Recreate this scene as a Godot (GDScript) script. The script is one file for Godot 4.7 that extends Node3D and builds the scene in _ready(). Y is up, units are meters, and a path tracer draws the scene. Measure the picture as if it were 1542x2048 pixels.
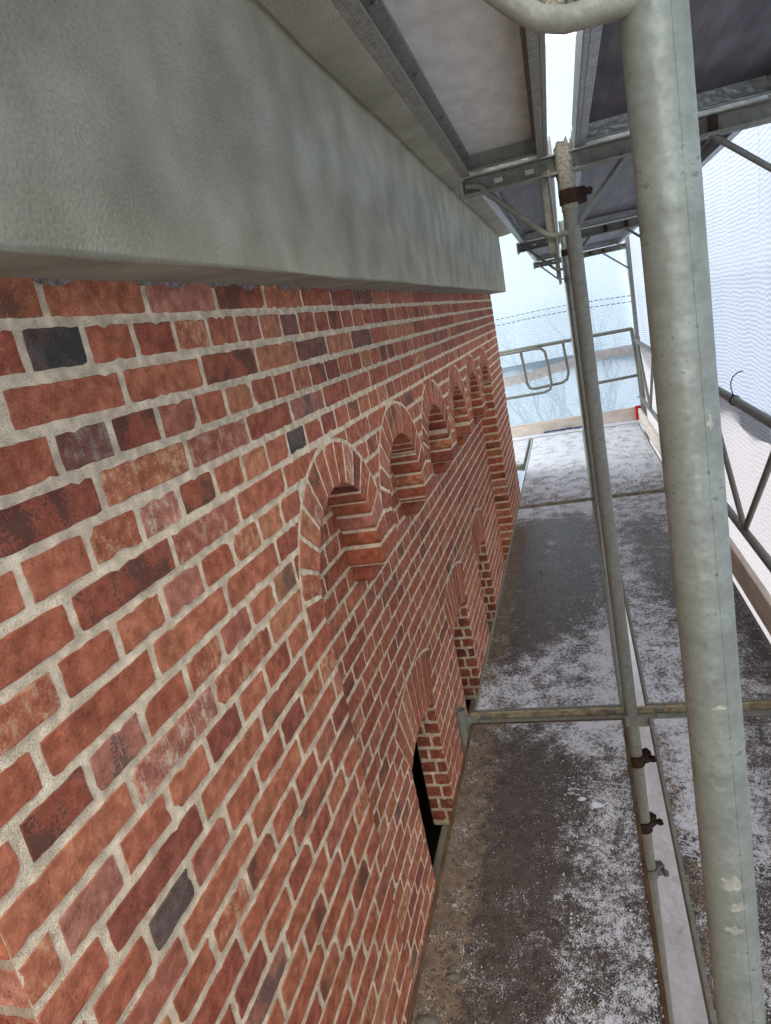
extends Node3D
# Scaffold walkway beside a red brick wall with a round-arch frieze. Units: metres; the camera stands at the origin.

const C := 0.0667            # height of one brick course
const BRICK := 0.24          # one stretcher with its joint
const TOP := 0.166           # top of the first course under the cornice
const FRONT := -0.648        # wall face (x)
const BACK := -0.768         # face of the recessed panel (x)
const SPRING := -0.6344      # springing of the arches (y)
const R_IN := 0.27
const R_OUT := 0.382
const STEP := 0.745          # distance between arches
const DECK := -1.57          # walking level
const UPPER := 0.495         # top of the deck overhead
const GROUND := -5.6

var cam: Camera3D
var rng := RandomNumberGenerator.new()
var M := {}                  # materials
var used := {}               # names taken at top level

# ------------------------------------------------------------------ mesh collector
class B:
	var v := PackedVector3Array()
	var n := PackedVector3Array()
	var uv := PackedVector2Array()
	var c := PackedColorArray()
	var col := Color(1, 1, 1)

	func tri(p: Vector3, q: Vector3, r: Vector3, a: Vector3, b: Vector3, d: Vector3, tp := Vector2.ZERO, tq := Vector2.ZERO, tr := Vector2.ZERO) -> void:
		if (q - p).cross(r - p).dot(a + b + d) > 0.0:
			var s := q; q = r; r = s
			var m := b; b = d; d = m
			var t := tq; tq = tr; tr = t
		v.append(p); v.append(q); v.append(r)
		n.append(a); n.append(b); n.append(d)
		uv.append(tp); uv.append(tq); uv.append(tr)
		c.append(col); c.append(col); c.append(col)

	func flat(p: Vector3, q: Vector3, r: Vector3, nn: Vector3) -> void:
		tri(p, q, r, nn, nn, nn)

	func quad(p: Vector3, q: Vector3, r: Vector3, s: Vector3, nn: Vector3, u := false) -> void:
		if u:
			tri(p, q, r, nn, nn, nn, Vector2(0, 0), Vector2(1, 0), Vector2(1, 1))
			tri(p, r, s, nn, nn, nn, Vector2(0, 0), Vector2(1, 1), Vector2(0, 1))
		else:
			flat(p, q, r, nn); flat(p, r, s, nn)

	# a box with chamfered edges
	func box(at: Vector3, size: Vector3, bev := 0.003, bs := Basis()) -> void:
		var h := size * 0.5
		var e := minf(bev, minf(h.x, minf(h.y, h.z)) * 0.45)
		for ax in 3:
			for sg in [-1.0, 1.0]:
				var i: int = (ax + 1) % 3
				var j: int = (ax + 2) % 3
				var nn := Vector3.ZERO
				nn[ax] = sg
				var ps := []
				for k in [[-1, -1], [1, -1], [1, 1], [-1, 1]]:
					var p := Vector3.ZERO
					p[ax] = sg * h[ax]
					p[i] = k[0] * (h[i] - e)
					p[j] = k[1] * (h[j] - e)
					ps.append(at + bs * p)
				quad(ps[0], ps[1], ps[2], ps[3], bs * nn)
		for ax in 3:
			var i: int = (ax + 1) % 3
			var j: int = (ax + 2) % 3
			for a in [-1.0, 1.0]:
				for b in [-1.0, 1.0]:
					var ps := []
					for k in [[-1, 0], [1, 0], [1, 1], [-1, 1]]:
						var p := Vector3.ZERO
						p[ax] = k[0] * (h[ax] - e)
						p[i] = a * (h[i] if k[1] == 0 else h[i] - e)
						p[j] = b * (h[j] - e if k[1] == 0 else h[j])
						ps.append(at + bs * p)
					var nn := Vector3.ZERO
					nn[i] = a; nn[j] = b
					quad(ps[0], ps[1], ps[2], ps[3], bs * nn.normalized())
		for a in [-1.0, 1.0]:
			for b in [-1.0, 1.0]:
				for d in [-1.0, 1.0]:
					var s := Vector3(a, b, d)
					var p := Vector3(a * h.x, b * (h.y - e), d * (h.z - e))
					var q := Vector3(a * (h.x - e), b * h.y, d * (h.z - e))
					var r := Vector3(a * (h.x - e), b * (h.y - e), d * h.z)
					flat(at + bs * p, at + bs * q, at + bs * r, bs * s.normalized())

	# a round bar along a polyline
	func tube(pts: Array, r: float, sides := 12, caps := true, squash := 1.0) -> void:
		var rings := []
		var norms := []
		var side := Vector3.ZERO
		for i in pts.size():
			var p: Vector3 = pts[i]
			var d := Vector3.ZERO
			if i > 0: d += (p - pts[i - 1]).normalized()
			if i < pts.size() - 1: d += (pts[i + 1] - p).normalized()
			d = d.normalized()
			if side == Vector3.ZERO:
				side = d.cross(Vector3.UP) if absf(d.y) < 0.9 else d.cross(Vector3.RIGHT)
			side = (side - d * side.dot(d)).normalized()
			var up := side.cross(d)
			var ring := []
			var nn := []
			for k in sides:
				var a := TAU * k / sides
				var o := side * cos(a) + up * sin(a)
				ring.append(p + side * cos(a) * r + up * sin(a) * r * squash)
				nn.append(o)
			rings.append(ring); norms.append(nn)
		for i in pts.size() - 1:
			for k in sides:
				var l: int = (k + 1) % sides
				tri(rings[i][k], rings[i][l], rings[i + 1][l], norms[i][k], norms[i][l], norms[i + 1][l])
				tri(rings[i][k], rings[i + 1][l], rings[i + 1][k], norms[i][k], norms[i + 1][l], norms[i + 1][k])
		if caps:
			for e in [0, pts.size() - 1]:
				var nn: Vector3 = (pts[0] - pts[1]).normalized() if e == 0 else (pts[e] - pts[e - 1]).normalized()
				for k in sides:
					flat(pts[e], rings[e][k], rings[e][(k + 1) % sides], nn)

	# a hollow pipe standing upright
	func pipe(at: Vector3, y0: float, y1: float, r: float, wall: float, sides := 20) -> void:
		for k in sides:
			var a := TAU * k / sides
			var b := TAU * (k + 1) / sides
			var p := Vector3(cos(a), 0, sin(a))
			var q := Vector3(cos(b), 0, sin(b))
			var lo := at + Vector3(0, y0, 0)
			var hi := at + Vector3(0, y1, 0)
			tri(lo + p * r, lo + q * r, hi + q * r, p, q, q)
			tri(lo + p * r, hi + q * r, hi + p * r, p, q, p)
			var i := r - wall
			tri(lo + p * i, lo + q * i, hi + q * i, -p, -q, -q)
			tri(lo + p * i, hi + q * i, hi + p * i, -p, -q, -p)
			quad(hi + p * i, hi + q * i, hi + q * r, hi + p * r, Vector3.UP)

	# a polygon (counter-clockwise, in the plane of xf's x and y) with a bevelled front and sides
	func prism(poly: PackedVector2Array, proud: float, depth: float, bev: float, xf: Transform3D) -> void:
		var m := poly.size()
		var out := PackedVector2Array()
		var ins := PackedVector2Array()
		for i in m:
			var a := poly[(i + m - 1) % m]
			var b := poly[i]
			var d := poly[(i + 1) % m]
			var n1 := (b - a).orthogonal().normalized()
			var n2 := (d - b).orthogonal().normalized()
			var o := (n1 + n2).normalized()
			out.append(o)
			ins.append(b - o * bev)
		# orthogonal() turns (x, y) into (y, -x): outwards for a counter-clockwise polygon
		var idx := Geometry2D.triangulate_polygon(ins)
		var bs := xf.basis
		var zn := bs * Vector3(0, 0, 1)
		for k in range(0, idx.size(), 3):
			flat(xf * Vector3(ins[idx[k]].x, ins[idx[k]].y, proud), xf * Vector3(ins[idx[k + 1]].x, ins[idx[k + 1]].y, proud), xf * Vector3(ins[idx[k + 2]].x, ins[idx[k + 2]].y, proud), zn)
		for i in m:
			var j := (i + 1) % m
			var f0 := xf * Vector3(ins[i].x, ins[i].y, proud)
			var f1 := xf * Vector3(ins[j].x, ins[j].y, proud)
			var e0 := xf * Vector3(poly[i].x, poly[i].y, proud - bev)
			var e1 := xf * Vector3(poly[j].x, poly[j].y, proud - bev)
			var b0 := xf * Vector3(poly[i].x, poly[i].y, proud - depth)
			var b1 := xf * Vector3(poly[j].x, poly[j].y, proud - depth)
			var s0 := bs * Vector3(out[i].x, out[i].y, 0)
			var s1 := bs * Vector3(out[j].x, out[j].y, 0)
			var g0 := (s0 + zn * 0.8).normalized()
			var g1 := (s1 + zn * 0.8).normalized()
			tri(f0, f1, e1, zn, zn, g1)
			tri(f0, e1, e0, zn, g1, g0)
			tri(e0, e1, b1, s0, s1, s1)
			tri(e0, b1, b0, s0, s1, s0)

	# texture coordinates in metres: v runs along the given axis
	func map_long(axis: int, metres_u: float, metres_v: float, shift := 0.0) -> void:
		for i in v.size():
			var p := v[i]
			uv[i] = Vector2((p[(axis + 1) % 3] + p[(axis + 2) % 3]) / metres_u + shift, p[axis] / metres_v + shift)

	func mesh(mt: Material, into: ArrayMesh = null, colors := false) -> ArrayMesh:
		var am := into if into else ArrayMesh.new()
		if v.is_empty(): return am
		var arr := []
		arr.resize(Mesh.ARRAY_MAX)
		arr[Mesh.ARRAY_VERTEX] = v
		arr[Mesh.ARRAY_NORMAL] = n
		arr[Mesh.ARRAY_TEX_UV] = uv
		if colors: arr[Mesh.ARRAY_COLOR] = c
		am.add_surface_from_arrays(Mesh.PRIMITIVE_TRIANGLES, arr)
		am.surface_set_material(am.get_surface_count() - 1, mt)
		return am

# ------------------------------------------------------------------ scene helpers
func numbered(called: String) -> String:
	if not used.has(called):
		used[called] = 0
		return called
	used[called] += 1
	return "%s_%03d" % [called, used[called]]

func thing(called: String, label: String, category: String, at := Vector3.ZERO, group := "") -> Node3D:
	var o := Node3D.new()
	o.name = numbered(called)
	add_child(o)
	o.position = at
	o.set_meta("label", label)
	o.set_meta("category", category)
	if group: o.set_meta("group", group)
	return o

func part(parent: Node3D, called: String, b: B, mt: Material, label := "") -> MeshInstance3D:
	var o := MeshInstance3D.new()
	o.mesh = b.mesh(mt)
	o.name = called
	parent.add_child(o, true)
	if label: o.set_meta("label", label)
	return o

func setting(called: String, b: B, mt: Material) -> void:
	var o := part(self, called, b, mt)
	o.set_meta("kind", "structure")
	used[called] = 0

# ------------------------------------------------------------------ textures
func noise(w: int, h: int, sd: int, freq: float, oct := 3, cellular := false) -> PackedByteArray:
	var f := FastNoiseLite.new()
	f.seed = sd
	f.noise_type = FastNoiseLite.TYPE_CELLULAR if cellular else FastNoiseLite.TYPE_SIMPLEX_SMOOTH
	f.frequency = freq
	f.fractal_type = FastNoiseLite.FRACTAL_NONE if oct == 1 else FastNoiseLite.FRACTAL_FBM
	f.fractal_octaves = oct
	var im := f.get_seamless_image(w, h)
	im.convert(Image.FORMAT_L8)
	return im.get_data()

func tex(im: Image) -> ImageTexture:
	im.generate_mipmaps()
	return ImageTexture.create_from_image(im)

func rgb(w: int, h: int, d: PackedByteArray) -> Image:
	return Image.create_from_data(w, h, false, Image.FORMAT_RGB8, d)

func normal_of(w: int, h: int, d: PackedByteArray, strength: float) -> ImageTexture:
	var im := Image.create_from_data(w, h, false, Image.FORMAT_L8, d)
	im.convert(Image.FORMAT_RGBA8)
	im.bump_map_to_normal_map(strength)
	return tex(im)

func put(d: PackedByteArray, i: int, r: float, g: float, b: float) -> void:
	d[i * 3] = clampi(int(r * 255.0), 0, 255)
	d[i * 3 + 1] = clampi(int(g * 255.0), 0, 255)
	d[i * 3 + 2] = clampi(int(b * 255.0), 0, 255)

func grey_tex(n: int, sd: int, lo: float, hi: float, freqs: Array, tint := Color(1, 1, 1), speck := 0.0) -> ImageTexture:
	var layers := []
	for k in freqs.size(): layers.append(noise(n, n, sd + k, freqs[k][0], 3))
	var d := PackedByteArray()
	d.resize(n * n * 3)
	for i in n * n:
		var s := 0.0
		for k in freqs.size(): s += (layers[k][i] / 255.0 - 0.5) * freqs[k][1]
		var t := clampf(lerpf(lo, hi, 0.5 + s), 0.0, 1.0)
		if speck > 0.0 and layers[1][i] * 0.6 + layers[0][i] * 0.4 > 255.0 * (0.80 - speck * 2.0): t *= 0.72
		d[i * 3] = int(t * tint.r * 255.0)
		d[i * 3 + 1] = int(t * tint.g * 255.0)
		d[i * 3 + 2] = int(t * tint.b * 255.0)
	return tex(rgb(n, n, d))

func mat(color: Color, rough := 0.8, metal := 0.0, albedo: Texture2D = null, normal: Texture2D = null, metres := 0.0, depth := 0.6) -> StandardMaterial3D:
	var m := StandardMaterial3D.new()
	m.albedo_color = color
	m.roughness = rough
	m.metallic = metal
	m.metallic_specular = 0.4
	if albedo: m.albedo_texture = albedo
	if normal:
		m.normal_enabled = true
		m.normal_texture = normal
		m.normal_scale = depth
	if metres > 0.0:
		m.uv1_triplanar = true
		m.uv1_world_triplanar = true
		m.uv1_scale = Vector3.ONE / metres
	return m

func srgb(r: float, g: float, b: float) -> Color:
	return Color(r / 255.0, g / 255.0, b / 255.0)

# ------------------------------------------------------------------ materials
const TONES := [[192, 114, 84], [184, 106, 77], [198, 122, 89], [176, 98, 74], [160, 90, 71], [206, 136, 99], [142, 95, 82], [114, 94, 87], [198, 131, 108], [184, 112, 89]]
const TONE_ODDS := [30, 28, 14, 15, 5, 4, 1, 0, 5, 6]

func make_brick_textures() -> Array:
	var n := 768
	var fine := noise(n, n, 3, 0.16, 3)
	var mid := noise(n, n, 4, 0.03, 3)
	var low := noise(n, n, 5, 0.011, 3)
	var pit := noise(n, n, 6, 0.11, 2)
	var scr := noise(n, n, 7, 0.02, 2)
	var grain := noise(n, n, 8, 0.35, 2)
	var res := []
	for kind in 3:
		var d := PackedByteArray()
		d.resize(n * n * 3)
		for i in n * n:
			var f := fine[i] / 255.0 - 0.5
			var m := mid[i] / 255.0 - 0.5
			var l := low[i] / 255.0 - 0.5
			var g := grain[i] / 255.0 - 0.5
			var t := 0.84 + f * 0.24 + m * 0.32 + l * 0.16 + g * 0.16
			var r := t
			var gg := t * (1.0 + m * 0.10)
			var b := t * (1.0 + m * 0.14)
			var p := pit[i] / 255.0
			if p + f * 0.5 + g * 0.35 > 0.89:
				r *= 0.66; gg *= 0.68; b *= 0.70
			if kind == 1:
				var q := clampf((l + f * 0.55 + m * 0.35 + g * 0.3 - 0.04) * 7.0, 0.0, 1.0)
				q *= 0.64
				r = lerpf(r, 0.34, q); gg = lerpf(gg, 0.48, q); b = lerpf(b, 0.56, q)
			elif kind == 2:
				var x := i % n
				var y := i / n
				var s := scr[((y / 4) % n) * n + (x * 3) % n] / 255.0 - 0.5
				var q := clampf((m * 0.8 + s * 0.7 + f * 0.5 + g * 0.4 - 0.06) * 4.0, 0.0, 1.0) * 0.55
				r = lerpf(r, 1.0, q * 0.6); gg = lerpf(gg, 1.5, q); b = lerpf(b, 1.55, q)
			d[i * 3] = clampi(int(r * 240.0), 0, 255)
			d[i * 3 + 1] = clampi(int(gg * 240.0 * (1.0 if kind < 2 else 0.8)), 0, 255)
			d[i * 3 + 2] = clampi(int(b * 240.0 * (1.0 if kind < 2 else 0.7)), 0, 255)
		# short lime drips, one or two millimetres wide
		for q in 90:
			var x0 := rng.randi_range(0, n - 1)
			var y0 := rng.randi_range(0, n - 1)
			for t in rng.randi_range(6, 26):
				var i := ((y0 + t) % n) * n + (x0 + t / 12) % n
				for ch in 3: d[i * 3 + ch] = 255 if ch == 0 else 250
		res.append(tex(rgb(n, n, d)))
	var h := PackedByteArray()
	h.resize(n * n)
	for i in n * n:
		var p := pit[i]
		h[i] = clampi(int(fine[i] * 0.35 + mid[i] * 0.35 + grain[i] * 0.2 - (50.0 if p > 215 else 0.0)), 0, 255)
	res.append(normal_of(n, n, h, 7.0))
	return res

func make_materials() -> void:
	var bt := make_brick_textures()
	M.brick = []
	M.brick_vc = []
	for k in 3:
		var row := []
		for t in TONES:
			var c := srgb(t[0], t[1], t[2])
			if k == 2: c = Color(c.r * 1.02, c.g * 1.28, c.b * 1.48)
			row.append(mat(Color(c.r * 1.08, c.g * 1.08, c.b * 1.08), 0.88, 0.0, bt[k], bt[3], 0.8, 0.38))
		M.brick.append(row)
		var vc := mat(Color(1, 1, 1), 0.88, 0.0, bt[k], bt[3], 0.8, 0.38)
		vc.vertex_color_use_as_albedo = true
		M.brick_vc.append(vc)
	# sandy lime mortar
	var n := 512
	var a := noise(n, n, 21, 0.3, 2)
	var b := noise(n, n, 22, 0.02, 3)
	var s := noise(n, n, 23, 0.22, 1)
	var d := PackedByteArray(); d.resize(n * n * 3)
	var h := PackedByteArray(); h.resize(n * n)
	for i in n * n:
		var t := 0.89 + (a[i] / 255.0 - 0.5) * 0.14 + (b[i] / 255.0 - 0.5) * 0.30
		if s[i] > 222: t *= 0.72
		d[i * 3] = clampi(int(t * 252.0), 0, 255)
		d[i * 3 + 1] = clampi(int(t * (229.0 + b[i] * 0.02)), 0, 255)
		d[i * 3 + 2] = clampi(int(t * (194.0 + b[i] * 0.04)), 0, 255)
		h[i] = clampi(int(a[i] * 0.8 + b[i] * 0.08 - (60 if s[i] > 222 else 0)), 0, 255)
	M.mortar = mat(Color(1, 1, 1), 0.95, 0.0, tex(rgb(n, n, d)), normal_of(n, n, h, 10.0), 0.4, 0.6)
	# trowelled cement of the cornice: fine pebbly relief, pale and dark drifts along the trowel strokes
	n = 1024
	a = noise(n, n, 31, 0.22, 2)
	b = noise(n, n, 32, 0.006, 4)
	s = noise(n, n, 33, 0.03, 2)
	var e := noise(n, n, 34, 0.35, 2)
	d = PackedByteArray(); d.resize(n * n * 3)
	h = PackedByteArray(); h.resize(n * n)
	for i in n * n:
		var x := i % n
		var y := i / n
		var str := s[((y / 6) % n) * n + x] / 255.0 - 0.5
		var t := 0.80 + (b[i] / 255.0 - 0.5) * 0.22 + str * 0.03 + (e[i] / 255.0 - 0.5) * 0.16 + (a[i] / 255.0 - 0.5) * 0.14
		d[i * 3] = clampi(int(t * 172.0), 0, 255)
		d[i * 3 + 1] = clampi(int(t * 168.0), 0, 255)
		d[i * 3 + 2] = clampi(int(t * (146.0 + b[i] * 0.02)), 0, 255)
		h[i] = clampi(int(a[i] * 0.6 + e[i] * 0.3), 0, 255)
	M.cement = mat(Color(1, 1, 1), 0.9, 0.0, tex(rgb(n, n, d)), normal_of(n, n, h, 8.0), 1.7, 0.2)
	# metals and boards
	var zinc := grey_tex(512, 41, 0.68, 0.98, [[0.02, 0.5], [0.12, 0.35], [0.4, 0.25]], Color(0.985, 1.0, 0.975), 0.02)
	var bump := normal_of(256, 256, noise(256, 256, 45, 0.1, 3), 3.0)
	M.zinc = mat(srgb(168, 172, 166), 0.50, 0.35, zinc, bump, 0.5, 0.25)
	M.zinc_old = mat(srgb(166, 164, 156), 0.70, 0.2, zinc, bump, 0.35, 0.5)
	M.zinc_darker = mat(srgb(150, 149, 145), 0.6, 0.35, zinc, bump, 0.3, 0.5)  # somewhat darker, rougher grey than the plain zinc
	M.alu = mat(srgb(196, 198, 202), 0.42, 0.6, zinc, bump, 0.6, 0.25)
	M.rust = mat(srgb(86, 60, 46), 0.9, 0.0, grey_tex(256, 51, 0.35, 1.0, [[0.05, 0.8], [0.3, 0.5]]), bump, 0.2, 0.9)
	M.crust = mat(srgb(190, 184, 164), 0.95, 0.0, grey_tex(256, 55, 0.62, 1.0, [[0.05, 0.9], [0.3, 0.5]]), normal_of(256, 256, noise(256, 256, 56, 0.08, 4), 8.0), 0.15, 1.0)
	M.lime = mat(srgb(186, 170, 166), 0.95, 0.0, grey_tex(256, 57, 0.45, 1.0, [[0.04, 0.8], [0.3, 0.6]]), bump, 0.2, 0.8)
	M.plaster = mat(srgb(180, 180, 168), 0.9, 0.0, grey_tex(256, 54, 0.75, 1.0, [[0.05, 0.8], [0.3, 0.5]]), bump, 0.2, 0.5)
	M.hem = mat(srgb(240, 228, 222), 0.9, 0.0, grey_tex(256, 59, 0.8, 1.0, [[0.03, 0.8], [0.25, 0.5]]), null, 0.5)
	M.hem.backlight_enabled = true
	M.hem.backlight = Color(1, 1, 1)
	M.cream = mat(srgb(222, 210, 182), 0.8, 0.0, grey_tex(256, 58, 0.5, 1.0, [[0.03, 0.8], [0.25, 0.5]], Color(1, 0.98, 0.92), 0.03), bump, 0.4, 0.6)
	M.ply = mat(srgb(100, 92, 98), 0.5, 0.0, grain_tex(61, 0.35, 1.15, 10), null, 0.0)
	M.ply_edge = mat(srgb(120, 96, 70), 0.85, 0.0, grain_tex(62, 0.5, 1.0, 6), null, 0.6)
	M.white_board = mat(srgb(240, 240, 232), 0.6, 0.0, weave_tex(), null, 0.0)
	M.pine = mat(srgb(242, 232, 222), 0.8, 0.0, grain_tex(63, 0.84, 1.0, 4), null, 0.0)
	M.black = mat(srgb(24, 24, 26), 0.5)
	M.red = mat(srgb(196, 32, 28), 0.5)
	M.blue = mat(srgb(36, 62, 120), 0.6)
	M.room = mat(srgb(96, 88, 80), 0.95)
	M.bark = mat(srgb(84, 72, 62), 0.95, 0.0, grain_tex(64, 0.6, 1.0, 3), null, 0.3)
	M.snow = mat(srgb(236, 239, 244), 0.9, 0.0, grey_tex(256, 71, 0.86, 1.0, [[0.02, 0.6], [0.2, 0.4]]), normal_of(256, 256, noise(256, 256, 72, 0.05, 4), 4.0), 2.0, 0.5)
	M.stone = mat(srgb(150, 142, 128), 0.9, 0.0, grey_tex(256, 73, 0.5, 1.0, [[0.05, 0.6], [0.3, 0.5]]), bump, 0.1, 0.8)

# boards: grain running along v
func grain_tex(sd: int, lo: float, hi: float, stretch: int) -> ImageTexture:
	var w := 256
	var h := 512
	var a := noise(w, h, sd, 0.03, 3)
	var b := noise(w, h, sd + 100, 0.3, 2)
	var f := noise(w, h, sd + 200, 0.012, 2)
	var d := PackedByteArray(); d.resize(w * h * 3)
	for i in w * h:
		var x := i % w
		var y := i / w
		var j := ((y / stretch) % h) * w + x
		var t := clampf(lerpf(lo, hi, 0.5 + (a[j] / 255.0 - 0.5) * 0.6 + (b[j] / 255.0 - 0.5) * 0.35 + (f[i] / 255.0 - 0.5) * 0.5), 0.0, 1.0)
		d[i * 3] = int(t * 255.0); d[i * 3 + 1] = int(t * 253.0); d[i * 3 + 2] = int(t * 250.0)
	return tex(rgb(w, h, d))

# glass-fibre board: a fine grid of threads
func weave_tex() -> ImageTexture:
	var w := 256
	var h := 1024
	var a := noise(w, h, 81, 0.015, 3)
	var b := noise(w, h, 82, 0.2, 2)
	var d := PackedByteArray(); d.resize(w * h * 3)
	for i in w * h:
		var x := i % w
		var y := i / w
		var t := 0.90 + (a[i] / 255.0 - 0.5) * 0.12 + (b[i] / 255.0 - 0.5) * 0.08
		if x % 7 == 0: t -= 0.05 * (b[(i * 3) % (w * h)] / 255.0) * 1.6
		if y % 9 == 0: t -= 0.04 * (a[(i * 5) % (w * h)] / 255.0) * 1.6
		if b[(i / 3) % (w * h)] > 236: t *= 0.8
		d[i * 3] = clampi(int(t * 248.0), 0, 255); d[i * 3 + 1] = clampi(int(t * 250.0), 0, 255); d[i * 3 + 2] = clampi(int(t * 248.0), 0, 255)
	return tex(rgb(w, h, d))

# debris net: woven ribs with small holes between them
func net_material(tint: Color, sd: int, holes: float, ribs: float) -> StandardMaterial3D:
	var n := 512
	var a := noise(n, n, sd, 0.008, 2)
	var b := noise(n, n, sd + 1, 0.06, 2)
	var g := noise(n, n, sd + 2, 0.30, 1)
	var d := PackedByteArray(); d.resize(n * n * 4)
	var h := PackedByteArray(); h.resize(n * n)
	for i in n * n:
		var x := i % n
		var y := i / n
		var yy := y + (a[i] / 255.0 - 0.5) * 12.0
		var rib := 0.5 + 0.5 * sin(yy * TAU / n * 24.0)
		var thread := 0.5 + 0.5 * sin((x + (b[i] / 255.0 - 0.5) * 14.0) * TAU / n * 32.0)
		var t := 0.90 + (b[i] / 255.0 - 0.5) * 0.16 + (rib - 0.5) * ribs + (thread - 0.5) * ribs * 0.45 * (a[i] / 127.0)
		var gap := (1.0 - rib) * ribs * 0.28
		d[i * 4] = clampi(int((t - gap) * 250.0), 0, 255)
		d[i * 4 + 1] = clampi(int((t - gap * 0.7) * 252.0), 0, 255)
		d[i * 4 + 2] = clampi(int(t * 255.0), 0, 255)
		var o := 1.0 - holes * (0.35 + 0.65 * clampf((1.0 - rib) * 0.6 + (1.0 - thread) * 0.4 + (g[i] / 255.0 - 0.5) * 0.9, 0.0, 1.0))
		d[i * 4 + 3] = clampi(int(o * 255.0), 0, 255)
		h[i] = int(rib * 130.0 + thread * 60.0 + b[i] * 0.2)
	var m := mat(tint, 0.85, 0.0, tex(Image.create_from_data(n, n, false, Image.FORMAT_RGBA8, d)), normal_of(n, n, h, 5.0), 0.0, 0.7)
	m.transparency = BaseMaterial3D.TRANSPARENCY_ALPHA
	m.cull_mode = BaseMaterial3D.CULL_DISABLED
	m.backlight_enabled = true
	m.backlight = Color(1, 1, 1)
	return m

# a walked-on plywood deck: wet dirt, grit and a dusting of snow; metres per pixel from the deck's size
func deck_material(w: int, h: int, size: Vector2, sd: int, cover: Callable, prints: Array) -> StandardMaterial3D:
	var fine := noise(w, h, sd, 0.30, 2)
	var mid := noise(w, h, sd + 1, 0.07, 3)
	var low := noise(w, h, sd + 2, 0.014, 3)
	var blot := noise(w, h, sd + 3, 0.03, 3)
	var d := PackedByteArray(); d.resize(w * h * 3)
	var ro := PackedByteArray(); ro.resize(w * h)
	var hg := PackedByteArray(); hg.resize(w * h)
	for j in h:
		var v := (j + 0.5) / h * size.y
		for k in w:
			var u := (k + 0.5) / w * size.x
			var i := j * w + k
			var f := fine[i] / 255.0 - 0.5
			var m := mid[i] / 255.0 - 0.5
			var l := low[i] / 255.0 - 0.5
			var bl := blot[i] / 255.0 - 0.5
			var cv: Vector2 = cover.call(u, v)          # amount of snow, amount of sand and mortar dirt
			var s := clampf((cv.x + l * 0.75 + m * 0.75 + f * 1.15 - 0.5) * 2.2 + 0.5, 0.0, 1.0)
			var e := clampf((cv.y + bl * 0.9 + f * 0.5 - 0.5) * 3.0 + 0.5, 0.0, 1.0)
			var t := 0.9 + f * 0.5 + bl * 0.5
			var r := lerpf(0.36, 0.49, e) * t
			var g := lerpf(0.325, 0.425, e) * t
			var b := lerpf(0.300, 0.355, e) * t
			if bl > 0.16 and m > 0.0:
				r *= 0.62; g *= 0.64; b *= 0.68
			var w_ := 0.90 + f * 0.12
			d[i * 3] = clampi(int(lerpf(r, w_ * 0.975, s) * 255.0), 0, 255)
			d[i * 3 + 1] = clampi(int(lerpf(g, w_ * 0.98, s) * 255.0), 0, 255)
			d[i * 3 + 2] = clampi(int(lerpf(b, w_, s) * 255.0), 0, 255)
			ro[i] = clampi(int(lerpf(0.30 + e * 0.5 + f * 0.3, 0.95, s) * 255.0), 0, 255)
			hg[i] = clampi(int(60.0 + s * 90.0 + f * 70.0 + m * 50.0), 0, 255)
	# boot prints: lugs pressed to the board, ridges of snow left between them
	for p in prints:
		var px := w / size.x
		var rad := int(0.20 * px)
		for dj in range(-rad, rad):
			for dk in range(-rad, rad):
				var k: int = int(p[0] * px) + dk
				var j: int = int(p[1] * px) + dj
				if k < 0 or j < 0 or k >= w or j >= h: continue
				var q := Vector2(dk, dj).rotated(-p[2]) / px
				var aa := q.y / 0.15
				var wid := 0.052 - 0.012 * aa * aa + (0.004 if q.y < 0.0 else -0.002)
				var i := j * w + k
				if absf(aa) > 1.0 or absf(q.x) > wid or absf(aa - 0.28) < 0.05 or mid[i] / 255.0 + low[i] / 255.0 > 1.0 + p[4]: continue
				var zig := q.y + (mid[i] / 255.0 - 0.5) * 0.03 + absf(fposmod(q.x + 0.026, 0.052) - 0.026) * 0.55
				var across := fposmod(zig, 0.024) < 0.0065
				var along := fposmod(q.x + 0.4, 0.026) < 0.006
				var f := fine[i] / 255.0 - 0.5
				if across or along:
					var t := 0.86 + f * 0.14
					d[i * 3] = int(t * 228.0); d[i * 3 + 1] = int(t * 232.0); d[i * 3 + 2] = int(t * 238.0)
					hg[i] = 190
				elif f < 0.22:
					var t: float = (0.30 + f * 0.14) * p[3] + 0.75 * (1.0 - p[3])
					d[i * 3] = int(t * 255.0); d[i * 3 + 1] = int(t * 235.0); d[i * 3 + 2] = int(t * 220.0)
					hg[i] = 50
	var m := mat(Color(1, 1, 1), 1.0, 0.0, tex(rgb(w, h, d)), normal_of(w, h, hg, 4.0), 0.0, 0.9)
	m.roughness_texture = tex(Image.create_from_data(w, h, false, Image.FORMAT_L8, ro))
	m.roughness_texture_channel = BaseMaterial3D.TEXTURE_CHANNEL_RED
	return m

# ------------------------------------------------------------------ the brick wall
# Wall coordinates: s = -z along the wall, y up. Two recessed panels, each under a frieze of round arches.
const ARCHES := [1.72, 2.465, 3.21, 3.955, 4.70, 5.445]
const PANELS := [[-0.838, 0.447], [1.45, 5.715]]
const LEFT_TOP := TOP - C * 9.0    # head of the plain recess at the wall's other end
const WALL_FROM := -2.6
const WALL_TO := 6.78
const FOOT := -5.6
const WINDOWS := [[2.16, 2.64], [3.25, 3.73], [4.34, 4.82]]
const LINTEL := -1.60        # springing of the flat window arches
const RISE := 0.055
const SILL := -2.255

var wall: Node3D
var pool := []               # every brick: {poly, xf, proud, depth, tone, kind, size, name}
var f_front: Basis
var f_jamb: Basis

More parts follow.
